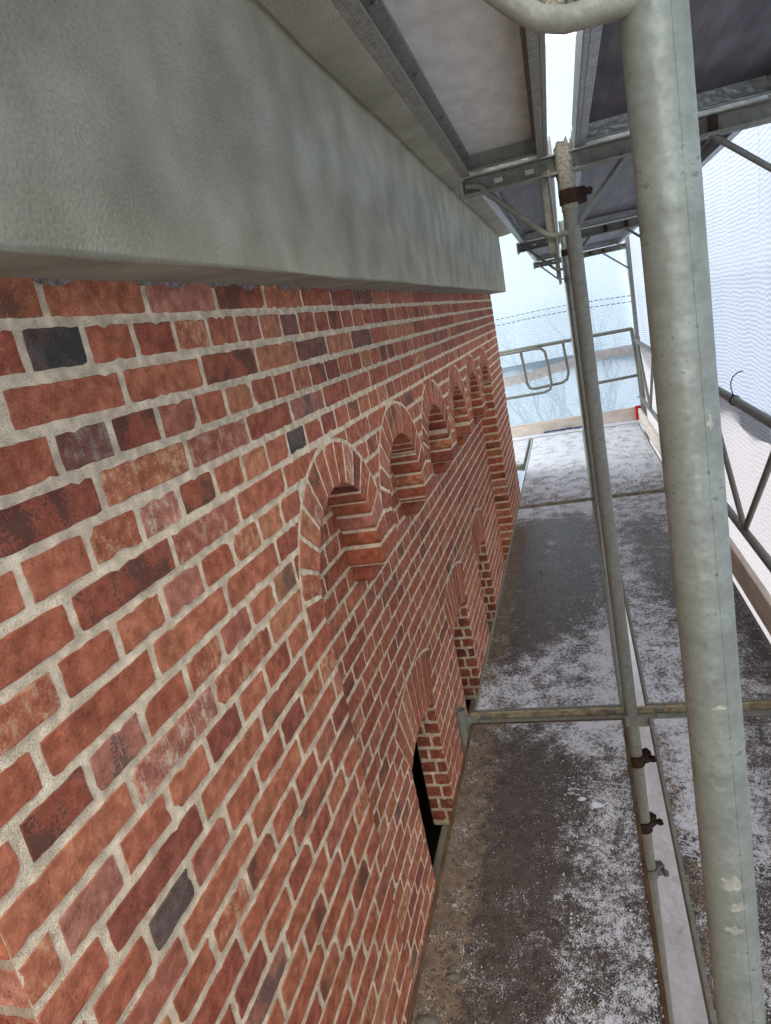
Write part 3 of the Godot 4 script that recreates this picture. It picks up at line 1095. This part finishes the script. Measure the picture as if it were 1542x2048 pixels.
func splash(o: Node3D, y: float, ang: float, w: float, h: float, sd: int) -> void:
	# a flat splash of plaster that has dried on the tube
	var g := RandomNumberGenerator.new()
	g.seed = sd
	var b := B.new()
	var n := 16
	var pts := []
	for i in n:
		var t := TAU * i / n
		var k := g.randf_range(0.55, 1.0)
		pts.append(Vector2(cos(t) * w * k, sin(t) * h * k))
	for i in n:
		var tri := [Vector2.ZERO, pts[i], pts[(i + 1) % n]]
		for s in 3:
			var a: Vector2 = tri[1].lerp(tri[2], s / 3.0)
			var c: Vector2 = tri[1].lerp(tri[2], (s + 1) / 3.0)
			var q := []
			var nn := []
			for p in [tri[0], a * 0.6, c * 0.6, a, c]:
				var th: float = ang + p.x / 0.0245
				var d := Vector3(sin(th), 0, cos(th))
				var out: float = 0.0245 if p.length() < maxf(a.length(), c.length()) * 0.9 else 0.0241
				q.append(d * out + Vector3(0, y + p.y, 0))
				nn.append(d)
			b.tri(q[0], q[1], q[2], nn[0], nn[1], nn[2])
			b.tri(q[1], q[3], q[4], nn[1], nn[3], nn[4])
			b.tri(q[1], q[4], q[2], nn[1], nn[4], nn[2])
	part(o, "plaster_splash", b, M.plaster)

func build_scaffold() -> void:
	# --- standards
	var near := standard(Vector3(0.088, 0, -0.62), GROUND, 0.56, "galvanised scaffold pole with a weld seam and plaster splashes, close beside the brick wall", M.zinc, [])
	var b := B.new()
	var seam := deg_to_rad(22.0)
	b.tube([Vector3(sin(seam) * 0.0240, 2.0, cos(seam) * 0.0240), Vector3(sin(seam) * 0.0240, 6.1, cos(seam) * 0.0240)], 0.00055, 6)
	part(near, "weld_seam", b, M.zinc)
	for e in [[-0.575, -2, 0.012, 0.012, 1], [-0.603, 6, 0.013, 0.007, 2], [-0.632, -3, 0.012, 0.006, 3], [-0.38, 4, 0.010, 0.003, 5], [-0.12, 32, 0.004, 0.008, 7]]:
		splash(near, e[0] - GROUND, deg_to_rad(e[1]), e[2], e[3], e[4])
	# the bent brace that runs from the near pole to the bracket above
	var first := standard(Vector3(ROW_X, 0, SEAMS[1]), GROUND, 0.45, "old scaffold pole with a mortar crusted head, at the deck joint", M.zinc_old, [[0.30, 0.6, true], [-1.79, 0.5, true], [-2.10, 0.8, true], [-2.33, 0.4, false]])
	b = B.new()
	var g := RandomNumberGenerator.new()
	g.seed = 77
	var prev := []
	for i in 12:
		var y := 5.86 + i * 0.0178
		var ring := []
		for k in 16:
			var a := TAU * k / 16.0
			var r := 0.0255 + g.randf_range(0.0, 0.006) * clampf(i / 3.0, 0.3, 1.0)
			ring.append(Vector3(cos(a) * r, y + g.randf_range(-0.004, 0.004) * (1.0 if i < 10 else 5.0), sin(a) * r * (1.0 if i < 11 else 0.6)))
		if i > 0:
			for k in 16:
				var l := (k + 1) % 16
				var n0 := Vector3(ring[k].x, 0, ring[k].z).normalized()
				var n1 := Vector3(ring[l].x, 0, ring[l].z).normalized()
				b.tri(prev[k], prev[l], ring[l], n0, n1, n1)
				b.tri(prev[k], ring[l], ring[k], n0, n1, n0)
		prev = ring
	part(first, "mortar_crust", b, M.crust)
	standard(Vector3(ROW_X, 0, SEAMS[2]), GROUND, 0.52, "galvanised scaffold pole partly hidden behind the mortar crusted pole", M.zinc, [[0.30, 0.6, true], [0.12, 0.2, false]])
	standard(Vector3(ROW_X, 0, SEAMS[3]), GROUND, 0.52, "scaffold pole standing at the end of the walkway on the wall side", M.zinc, [])
	var outl := ["scaffold pole by the net beside the lattice guardrail", "scaffold pole by the net where two lattice guardrails meet", "scaffold pole in the net corner above the red clip"]
	for i in 3:
		standard(Vector3(OUT_X, 0, SEAMS[i + 1]), GROUND, 2.6, outl[i], M.zinc_darker, [[-0.62, 2.0, false], [-1.28, 2.0, false]])
	# --- walking decks
	var sm := func(a, c, x): return smoothstep(a, c, x)
	var inner0 := deck_material(352, 1040, Vector2(0.595, 1.76), 201, func(u, v): return Vector2(smoothstep(0.20, 0.50, u) * 0.50 + 0.02 + 0.36 * smoothstep(1.45, 1.78, v) * smoothstep(0.04, 0.14, u) - 0.45 * exp(-pow((u - 0.24) / 0.11, 2.0) - pow((v - 1.25) / 0.28, 2.0)) - 0.4 * exp(-pow((u - 0.42) / 0.05, 2.0) - pow((v - 1.40) / 0.13, 2.0)) - 0.25 * smoothstep(0.57, 0.60, u), 1.0 - smoothstep(0.03, 0.17, u) * 0.85 + 0.10 * smoothstep(0.9, 0.3, v)), [[0.535, 1.34, 1.35, 0.8, -0.04]])
	var inner1 := deck_material(320, 1584, Vector2(0.595, 2.945), 231, func(u, v): return Vector2(0.66 * smoothstep(0.62, 0.1, v - (u - 0.08) * 0.9) + 0.28 * smoothstep(0.44, 0.58, u) + 0.85 * smoothstep(2.35, 2.85, v) + 0.32 * exp(-pow((u - 0.30) / 0.06, 2.0) - pow((v - 1.95) / 0.5, 2.0)) - 0.02, 0.85 * smoothstep(0.14, 0.04, u) + 0.08), [])
	var inner2 := deck_material(256, 1024, Vector2(0.595, 2.94), 251, func(u, v): return Vector2(0.72 - 0.25 * smoothstep(0.5, 0.0, v) * smoothstep(0.4, 0.2, u) + 0.2 * smoothstep(0.6, 1.6, v), 0.3), [])
	var outer0 := deck_material(320, 1024, Vector2(0.545, 1.76), 271, func(u, v): return Vector2(0.48 + 0.35 * smoothstep(0.95, 1.35, v) * smoothstep(0.34, 0.2, u) - 0.25 * smoothstep(0.06, 0.0, u) - 0.12 * smoothstep(0.25, 0.4, u), 0.5 * smoothstep(0.08, 0.02, u) + 0.2), [[0.13, 1.06, 1.25, 1.0, 0.15], [0.40, 1.62, 1.4, 0.9, 0.0], [0.42, 1.40, 1.9, 0.9, -0.05]])
	var outer1 := deck_material(320, 1584, Vector2(0.545, 2.945), 291, func(u, v): return Vector2(0.66 - 0.75 * exp(-pow((u - 0.30) / 0.17, 2.0) - pow((v - 1.15) / 0.42, 2.0)) - 0.5 * exp(-pow((u - 0.5) / 0.12, 2.0) - pow((v - 0.5) / 0.5, 2.0)) - 0.55 * exp(-pow((u - 0.22) / 0.15, 2.0) - pow((v - 2.0) / 0.4, 2.0)), 0.2), [[0.11, 0.36, 1.3, 0.8, -0.1], [0.16, 0.74, 1.35, 0.9, 0.0]])
	var outer2 := deck_material(256, 1024, Vector2(0.545, 2.94), 311, func(u, v): return Vector2(0.86 - 0.3 * smoothstep(0.7, 0.0, v), 0.2), [])
	var ins := [inner0, inner1, inner2]
	var outs := [outer0, outer1, outer2]
	var wi := ["muddy scaffold deck along the wall, its gap side dusted with snow", "wet dark scaffold deck along the wall between the two deck joints", "snow covered scaffold deck along the far end of the wall"]
	var wo := ["snowy outer scaffold deck beside the near pole with boot prints", "outer scaffold deck between the joints with dark trodden patches in snow", "snow covered outer scaffold deck leading to the end guardrail"]
	for i in 3:
		deck(wi[i], -0.565, 0.030, BAYS[i][0], BAYS[i][1], DECK, ins[i], M.ply, M.ply_edge if i == 0 else M.zinc_old, "walking decks")
		deck(wo[i], 0.115, 0.66, BAYS[i][0], BAYS[i][1], DECK, outs[i], M.ply, M.zinc_old, "walking decks")
	deck("scaffold deck along the wall behind the near pole", -0.565, 0.030, 1.9, -0.58, DECK, inner1, M.ply, M.zinc_old, "walking decks")
	deck("outer scaffold deck behind the near pole", 0.115, 0.66, 1.9, -0.58, DECK, outer1, M.ply, M.zinc_old, "walking decks")
	deck("snowy cross deck round the corner of the wall", -2.4, -0.60, -7.12, -8.55, DECK - 0.006, outer2, M.ply, M.zinc_old, "walking decks")
	plank("end_plank", "snowy plank under the end guardrail", "plank", Vector3(-0.3, DECK - 0.022, -8.64), Vector3(2.1, 0.04, 0.2), 0, M.snow)
	# --- decks overhead
	deck("upper deck with a pale white underside next to the cornice", -0.252, 0.022, -0.66, -2.42, UPPER, M.snow, M.white_board, M.zinc_old, "decks overhead", deg_to_rad(1.0))
	deck("narrow dark upper deck on brackets past the white one", -0.252, 0.022, BAYS[1][0], BAYS[1][1], UPPER, M.snow, M.ply, M.alu, "decks overhead")
	deck("narrow dark upper deck at the far end of the wall", -0.252, 0.022, BAYS[2][0], BAYS[2][1], UPPER, M.snow, M.ply, M.alu, "decks overhead")
	deck("dark outer upper deck above the near pole", 0.088, 0.66, -0.66, -2.42, UPPER, M.snow, M.ply, M.alu, "decks overhead")
	deck("dark outer upper deck with scratched underside past the first transom", 0.088, 0.66, BAYS[1][0], BAYS[1][1], UPPER, M.snow, M.ply, M.alu, "decks overhead")
	deck("dark outer upper deck at the end by the net", 0.088, 0.66, BAYS[2][0], BAYS[2][1], UPPER, M.snow, M.ply, M.alu, "decks overhead")
	# --- decks one level below, seen through the gap
	for i in 3:
		deck(["snowy deck one level below, under the muddy deck", "snowy deck one level below, under the wet deck", "snowy deck one level below, under the far deck"][i], -0.565, 0.66, BAYS[i][0], BAYS[i][1], DECK - 2.05, M.snow, M.ply, M.zinc_old, "decks one level below")
	# --- transoms and brackets
	transom(SEAMS[1] - 0.0, DECK, -0.575, 0.70, "cream deck rest and old tube in the joint beside the muddy deck")
	transom(SEAMS[2], DECK, -0.575, 0.70, "thin dirty bar in the joint between wet deck and far snowy deck")
	var bl := ["bracket on the near pole with a bent brace just overhead", "dirty slotted bracket under the end of the white deck", "bracket under the joint of the two dark narrow decks", "bracket at the far end of the narrow upper decks"]
	for i in 4: bracket(0.088 if i == 0 else ROW_X, SEAMS[i], bl[i], M.zinc_old if i < 2 else M.zinc_darker, i > 0)
	var ol := ["outer transom overhead at the near pole", "outer transom with rusty catches at the mortar crusted pole", "outer transom between the two farther dark decks", "outer transom at the end of the upper decks"]
	for i in 4: outer_transom(SEAMS[i], ol[i])
	# --- spigot of the wall bracket, an open pipe end by the wall
	var sp := thing("pipe_stub", "short open grey pipe end between wall and deck joint", "pipe", Vector3(-0.603, -1.86, -2.435))
	b = B.new()
	b.pipe(Vector3.ZERO, 0.0, 0.345, 0.0215, 0.004, 20)
	part(sp, "tube", b, M.zinc_old)
	b = B.new()
	b.box(Vector3(0.03, 0.27, -0.02), Vector3(0.05, 0.03, 0.05), 0.004)
	part(sp, "lug", b, M.zinc_old)
	# --- guardrails, toe boards
	lattice(-0.66, -2.44, -1.2, "lattice guardrail beside the near pole at the net")
	lattice(-2.50, -5.46, -3.57, "lattice guardrail with a black cable tie on its rail")
	lattice(-5.52, -8.48, -6.06, "lattice guardrail at the far corner of the nets")
	var tl := ["pale wooden toe board beside the near outer deck", "pale wooden toe board below the rail with the cable tie", "pale wooden toe board at the far outer deck"]
	for i in 3:
		plank("toe_board", tl[i], "toe board", Vector3(0.688, DECK + 0.085, (BAYS[i][0] + BAYS[i][1]) * 0.5), Vector3(0.03, 0.155, BAYS[i][0] - BAYS[i][1] + 0.05), 2, M.pine, "toe boards along the nets")
	plank("end_toe_board", "pale wooden toe board across the walkway's end with dark stains", "toe board", Vector3(-0.32, DECK + 0.072, -8.74), Vector3(2.05, 0.145, 0.03), 0, M.pine)
	var rc := thing("red_clip", "red plastic clip at the corner of the end toe board", "clip", Vector3(0.70, DECK + 0.03, -8.70))
	b = B.new()
	b.box(Vector3(0, 0.06, 0), Vector3(0.085, 0.14, 0.06), 0.008)
	b.box(Vector3(-0.02, -0.02, 0.03), Vector3(0.05, 0.03, 0.05), 0.006)
	part(rc, "body", b, M.red)
	var bs := thing("blue_strap", "blue strap lying under the end toe board", "strap", Vector3(-0.12, DECK + 0.006, -8.69))
	b = B.new()
	for i in 7: b.box(Vector3(-0.27 + i * 0.09, 0.006 + 0.004 * (i % 2), 0.01 * sin(i * 2.1)), Vector3(0.085, 0.014, 0.03), 0.004, Basis(Vector3.UP, 0.3 * sin(i * 1.7)))
	part(bs, "webbing", b, M.blue)
	end_guardrail()
	# --- cable tie on the rail
	var ct := thing("cable_tie", "black cable tie with a curling tail on the guardrail", "cable tie", Vector3(0.72, -0.63, -3.60))
	b = B.new()
	var ring := []
	for i in 17: ring.append(Vector3(cos(TAU * i / 16.0) * 0.0235, sin(TAU * i / 16.0) * 0.0235, 0.0))
	b.tube(ring, 0.0028, 6, false)
	b.box(Vector3(-0.005, 0.026, 0), Vector3(0.010, 0.010, 0.010), 0.002)
	part(ct, "loop", b, M.black)
	b = B.new()
	b.tube([Vector3(-0.004, 0.028, 0.0), Vector3(-0.012, 0.06, 0.0), Vector3(-0.012, 0.09, 0.004), Vector3(-0.003, 0.115, 0.012), Vector3(0.014, 0.132, 0.024), Vector3(0.036, 0.139, 0.036)], 0.0028, 6)
	part(ct, "tail", b, M.black)

func end_guardrail() -> void:
	var o := thing("end_guardrail", "dark tubular guardrail with rounded loops across the walkway's end", "guardrail", Vector3(0, DECK, -8.66))
	var up := -DECK
	var b := B.new()
	b.tube([Vector3(-2.3, up - 0.50, 0), Vector3(0.71, up - 0.505, 0)], 0.021, 12)
	part(o, "top_rail", b, M.zinc_darker)
	b = B.new()
	b.tube([Vector3(-2.3, up - 0.525, 0.03), Vector3(-0.42, up - 0.525, 0.03), Vector3(-0.33, up - 0.535, 0.03), Vector3(-0.29, up - 0.58, 0.03), Vector3(-0.272, up - 0.75, 0.03), Vector3(-0.262, up - 0.96, 0.03), Vector3(-0.285, up - 1.035, 0.03), Vector3(-0.36, up - 1.06, 0.03), Vector3(-0.8, up - 1.06, 0.03), Vector3(-2.3, up - 1.06, 0.03)], 0.017, 10)
	part(o, "loop", b, M.zinc_darker)
	b = B.new()
	b.tube([Vector3(-0.575, up - 0.50, -0.01), Vector3(-0.56, up - 0.70, -0.01), Vector3(-0.55, up - 0.92, -0.01), Vector3(-0.525, up - 0.985, -0.01), Vector3(-0.465, up - 1.003, -0.01), Vector3(-0.14, up - 0.985, -0.01), Vector3(-0.075, up - 0.955, -0.01), Vector3(-0.05, up - 0.88, -0.01), Vector3(-0.06, up - 0.70, -0.01), Vector3(-0.072, up - 0.50, -0.01)], 0.017, 10)
	part(o, "loop", b, M.zinc_darker)
	b = B.new()
	b.tube([Vector3(0.06, up - 1.065, 0), Vector3(0.73, up - 1.045, 0)], 0.018, 10)
	part(o, "mid_rail", b, M.zinc_darker)
	b = B.new()
	b.tube([Vector3(0.705, up - 0.50, 0), Vector3(0.735, up - 0.95, 0), Vector3(0.745, 0.0, 0)], 0.022, 10)
	part(o, "post", b, M.zinc_darker)

# ------------------------------------------------------------------ nets
# a hanging sheet: along from a to b, from y0 up to y1, with folds
func sheet(called: String, label: String, a: Vector3, c: Vector3, y0: float, y1: float, mt: Material, tile: float, fold: float, sag: float, sd: float, cols := 90, rows := 40) -> Node3D:
	var o := thing(called, label, "net", Vector3(a.x, y0, a.z), "white nets hung round the scaffold")
	var dir := c - a
	var len := dir.length()
	var out := dir.cross(Vector3.UP).normalized()
	var pts := []
	for i in cols + 1:
		var t := float(i) / cols
		var col := []
		for j in rows + 1:
			var w := float(j) / rows
			var lo := sag * (0.5 + 0.5 * sin(t * len * 2.3 + sd)) + sag * 0.4 * sin(t * len * 5.9 + sd * 2.0)
			var y := lerpf(lo, y1 - y0, w)
			var s := t * len
			var f := fold * (sin(s * 3.1 + sd + y * 0.4) * 0.5 + sin(s * 7.7 + sd * 3.0 - y * 0.9) * 0.3 + sin(s * 17.0 + y * 1.5) * 0.12 + sin(y * 2.6 + s * 0.7) * 0.4)
			col.append(dir * t + Vector3(0, y, 0) + out * f)
		pts.append(col)
	var b := B.new()
	var nrm := func(i, j):
		var p: Vector3 = pts[mini(i + 1, cols)][j] - pts[maxi(i - 1, 0)][j]
		var q: Vector3 = pts[i][mini(j + 1, rows)] - pts[i][maxi(j - 1, 0)]
		return p.cross(q).normalized()
	var ns := []
	for i in cols + 1:
		var col := []
		for j in rows + 1: col.append(nrm.call(i, j))
		ns.append(col)
	for i in cols:
		for j in rows:
			var u0 := i * len / cols / tile
			var u1 := (i + 1) * len / cols / tile
			var v0: float = -pts[i][j].y / tile
			var v1: float = -pts[i][j + 1].y / tile
			var v2: float = -pts[i + 1][j].y / tile
			var v3: float = -pts[i + 1][j + 1].y / tile
			b.tri(pts[i][j], pts[i + 1][j], pts[i + 1][j + 1], ns[i][j], ns[i + 1][j], ns[i + 1][j + 1], Vector2(u0, v0), Vector2(u1, v2), Vector2(u1, v3))
			b.tri(pts[i][j], pts[i + 1][j + 1], pts[i][j + 1], ns[i][j], ns[i + 1][j + 1], ns[i][j + 1], Vector2(u0, v0), Vector2(u1, v3), Vector2(u0, v1))
	part(o, "fabric", b, mt)
	return o

func build_nets() -> void:
	var blue := net_material(srgb(164, 172, 181), 401, 0.07, 0.17)
	var white := net_material(srgb(184, 176, 172), 411, 0.06, 0.06)
	var endw := net_material(srgb(156, 171, 177), 421, 0.075, 0.12)
	sheet("debris_net", "rippled bluish white net behind the lattice guardrails", Vector3(0.815, 0, 2.38), Vector3(0.80, 0, -8.98), -0.86, 2.7, blue, 0.5, 0.055, 0.07, 0.4, 150, 50)
	sheet("debris_net", "plain whitish sheet hanging below the guardrail chord by the toe boards", Vector3(0.79, 0, 2.38), Vector3(0.775, 0, -8.97), -4.2, -0.66, white, 0.6, 0.02, 0.02, 2.1, 150, 30)
	var top := sheet("debris_net", "pale blue net closing the walkway's end above the rail", Vector3(0.80, 0, -9.0), Vector3(-3.2, 0, -9.02), -0.80, 2.7, endw, 0.5, 0.06, -0.08, 1.1, 80, 40)
	var low := sheet("debris_net", "white net closing the walkway's end below the guardrail", Vector3(0.80, 0, -8.90), Vector3(-3.2, 0, -8.91), -4.2, -0.70, endw, 0.5, 0.05, 0.02, 3.3, 80, 40)

	sheet("debris_net", "added unseen white net behind the near pole that blocks light from behind", Vector3(0.80, 0, 2.4), Vector3(-0.6, 0, 2.4), -4.2, -0.6, white, 0.6, 0.02, 0.02, 5.3, 40, 30)  # unseen net added behind the camera to cut light coming along the walkway
	# two rows of eyelet stitching and a folded hem
	var b := B.new()
	for r in 2:
		for i in 62:
			var x := -0.06 - i * 0.062
			b.box(Vector3(x, 0.66 - r * 0.07 + 0.02 * sin(i * 0.13) + 0.0012 * i, 0.05), Vector3(0.042, 0.010, 0.004), 0.001)
	part(top, "stitching", b, M.zinc_darker)
	b = B.new()
	for i in 60:
		var a0 := Vector3(-i * 0.066, 3.50 + 0.03 * sin(i * 0.21) - i * 0.004, 0.045 + 0.012 * sin(i * 0.7))
		var a1 := Vector3(-(i + 1) * 0.066, 3.50 + 0.03 * sin((i + 1) * 0.21) - (i + 1) * 0.004, 0.045 + 0.012 * sin((i + 1) * 0.7))
		b.quad(a0, a1, a1 + Vector3(0, -0.11, 0.012), a0 + Vector3(0, -0.11, 0.012), Vector3(0, 0, 1))
	part(low, "hem", b, M.hem)

# ------------------------------------------------------------------ bare trees beyond the end net
func limb(b: B, tw: B, from: Vector3, dir: Vector3, len: float, r: float, depth: int) -> void:
	var pts := [from]
	var d := dir
	var p := from
	for i in 3:
		d = (d + Vector3(rng.randf_range(-0.2, 0.2), rng.randf_range(-0.05, 0.2), rng.randf_range(-0.2, 0.2))).normalized()
		p += d * len / 3.0
		pts.append(p)
	(b if depth > 2 else tw).tube(pts, r, 6 if depth > 2 else 4, false)
	if depth == 0: return
	for k in 3:
		var at: Vector3 = pts[1 + k % 3]
		var nd := (d + Vector3(rng.randf_range(-0.9, 0.9), rng.randf_range(-0.1, 0.6), rng.randf_range(-0.9, 0.9))).normalized()
		limb(b, tw, at, nd, len * rng.randf_range(0.6, 0.78), r * 0.58, depth - 1)

func build_trees() -> void:
	for e in [[Vector3(-1.2, GROUND, -12.5), "bare tree showing faintly through the end net"], [Vector3(0.6, GROUND, -14.5), "bare tree behind the end net near the corner"]]:
		var o := thing("bare_tree", e[1], "tree", e[0], "bare trees beyond the end net")
		var t := B.new()
		var c := B.new()
		limb(t, c, Vector3.ZERO, Vector3.UP, 2.2, 0.07, 5)
		part(o, "trunk", t, M.bark)
		part(o, "crown", c, M.bark)

# ------------------------------------------------------------------ loose bits on the decks
func build_litter() -> void:
	var crumbs := []
	for k in 4:
		var b := B.new()
		lump(b, Vector3.ZERO, Vector3(1, 0.55, 0.8), 900 + k, 4, 6, 0.4)
		crumbs.append(b)
	for kind in 2:
		var mm := MultiMesh.new()
		mm.transform_format = MultiMesh.TRANSFORM_3D
		mm.mesh = crumbs[kind].mesh(M.snow if kind == 0 else M.stone)
		var n := 6000 if kind == 0 else 900
		mm.instance_count = n
		for i in n:
			var z := rng.randf_range(-0.8, -5.3)
			var x: float
			if kind == 0:
				x = (0.02 - absf(rng.randfn(0.0, 0.17))) if rng.randf() < 0.6 else rng.randf_range(0.12, 0.65)
				x = clampf(x, -0.5, 0.65)
			else:
				x = clampf(-0.555 + absf(rng.randfn(0.0, 0.10)), -0.555, 0.02) if rng.randf() < 0.85 else rng.randf_range(-0.5, 0.6)
			if x > 0.02 and x < 0.12: x = 0.13
			if z < -2.40 and z > -2.53: z = -2.35
			var s := 0.0013 + (0.0038 if kind == 1 or x > -0.22 else 0.0012) * pow(rng.randf(), 3.0)
			mm.set_instance_transform(i, Transform3D(Basis(Vector3.UP, rng.randf() * TAU).scaled(Vector3(s, s, s)), Vector3(x, DECK - 0.001 + s * 0.2, z)))
		var o := MultiMeshInstance3D.new()
		o.multimesh = mm
		o.name = "snow_crumbs" if kind == 0 else "grit"
		add_child(o)
		o.set_meta("kind", "stuff")
		o.set_meta("label", "loose crumbs of snow scattered over the decks" if kind == 0 else "sand and mortar grit along the wall side of the decks")
		o.set_meta("category", "snow" if kind == 0 else "grit")
	# larger bits one can pick out
	var bits := [[-0.47, -1.30, 0.020, "pale mortar lump on the muddy deck beside the dark patch"], [-0.515, -1.18, 0.026, "flat grey mortar flake at the wall edge of the muddy deck"], [-0.45, -1.02, 0.022, "broken mortar piece on the muddy deck's brown edge"], [-0.10, -1.93, 0.022, "clump of snow beside the boot scrape on the muddy deck"], [-0.14, -1.96, 0.016, "smaller clump of snow beside the boot scrape"], [0.20, -2.95, 0.022, "small icy clump on the outer deck past the joint"]]
	for i in bits.size():
		var e: Array = bits[i]
		var o := thing("snow_clump" if i > 2 else "mortar_lump", e[3], "snow clump" if i > 2 else "rubble", Vector3(e[0], DECK - 0.002, e[1]))
		var b := B.new()
		lump(b, Vector3(0, e[2] * 0.2, 0), Vector3(e[2], e[2] * 0.35, e[2] * 0.62), 950 + i, 6, 10, 0.28)
		part(o, "lump", b, M.snow if i > 2 else M.stone)

# ------------------------------------------------------------------
func _ready() -> void:
	rng.seed = 20240117
	# camera
	cam = Camera3D.new()
	cam.name = "camera"
	add_child(cam)
	cam.rotation_degrees = Vector3(-14.307, 17.03, -11.566)
	cam.fov = 73.37
	cam.near = 0.02
	cam.far = 900.0
	cam.current = true
	# sky and air: a bright, evenly clouded winter day
	var env := Environment.new()
	env.background_mode = Environment.BG_SKY
	var sky := Sky.new()
	var sm := ProceduralSkyMaterial.new()
	sm.sky_top_color = srgb(220, 224, 231)
	sm.sky_horizon_color = srgb(240, 241, 244)
	sm.ground_horizon_color = srgb(226, 230, 236)
	sm.ground_bottom_color = srgb(214, 218, 226)
	sm.sun_angle_max = 40.0
	sm.sky_energy_multiplier = 1.0
	sky.sky_material = sm
	env.sky = sky
	env.tonemap_mode = Environment.TONE_MAPPER_LINEAR
	env.tonemap_exposure = 5.8
	env.sdfgi_enabled = true
	env.ssao_enabled = true
	env.ssil_enabled = true
	var we := WorldEnvironment.new()
	we.name = "environment"
	we.environment = env
	add_child(we)
	var sun := DirectionalLight3D.new()
	sun.name = "sun"
	sun.light_energy = 0.16
	sun.light_angular_distance = 20.0
	sun.light_color = Color(1.0, 0.96, 0.9)
	sun.shadow_enabled = true
	add_child(sun)
	sun.look_at_from_position(Vector3.ZERO, Vector3(-0.25, -0.75, -0.6), Vector3.UP)
	make_materials()
	# ground
	var b := B.new()
	b.quad(Vector3(-400, GROUND, 400), Vector3(400, GROUND, 400), Vector3(400, GROUND, -400), Vector3(-400, GROUND, -400), Vector3.UP)
	setting("ground", b, M.snow)
	build_wall()
	build_scaffold()
	build_nets()
	build_trees()
	build_litter()
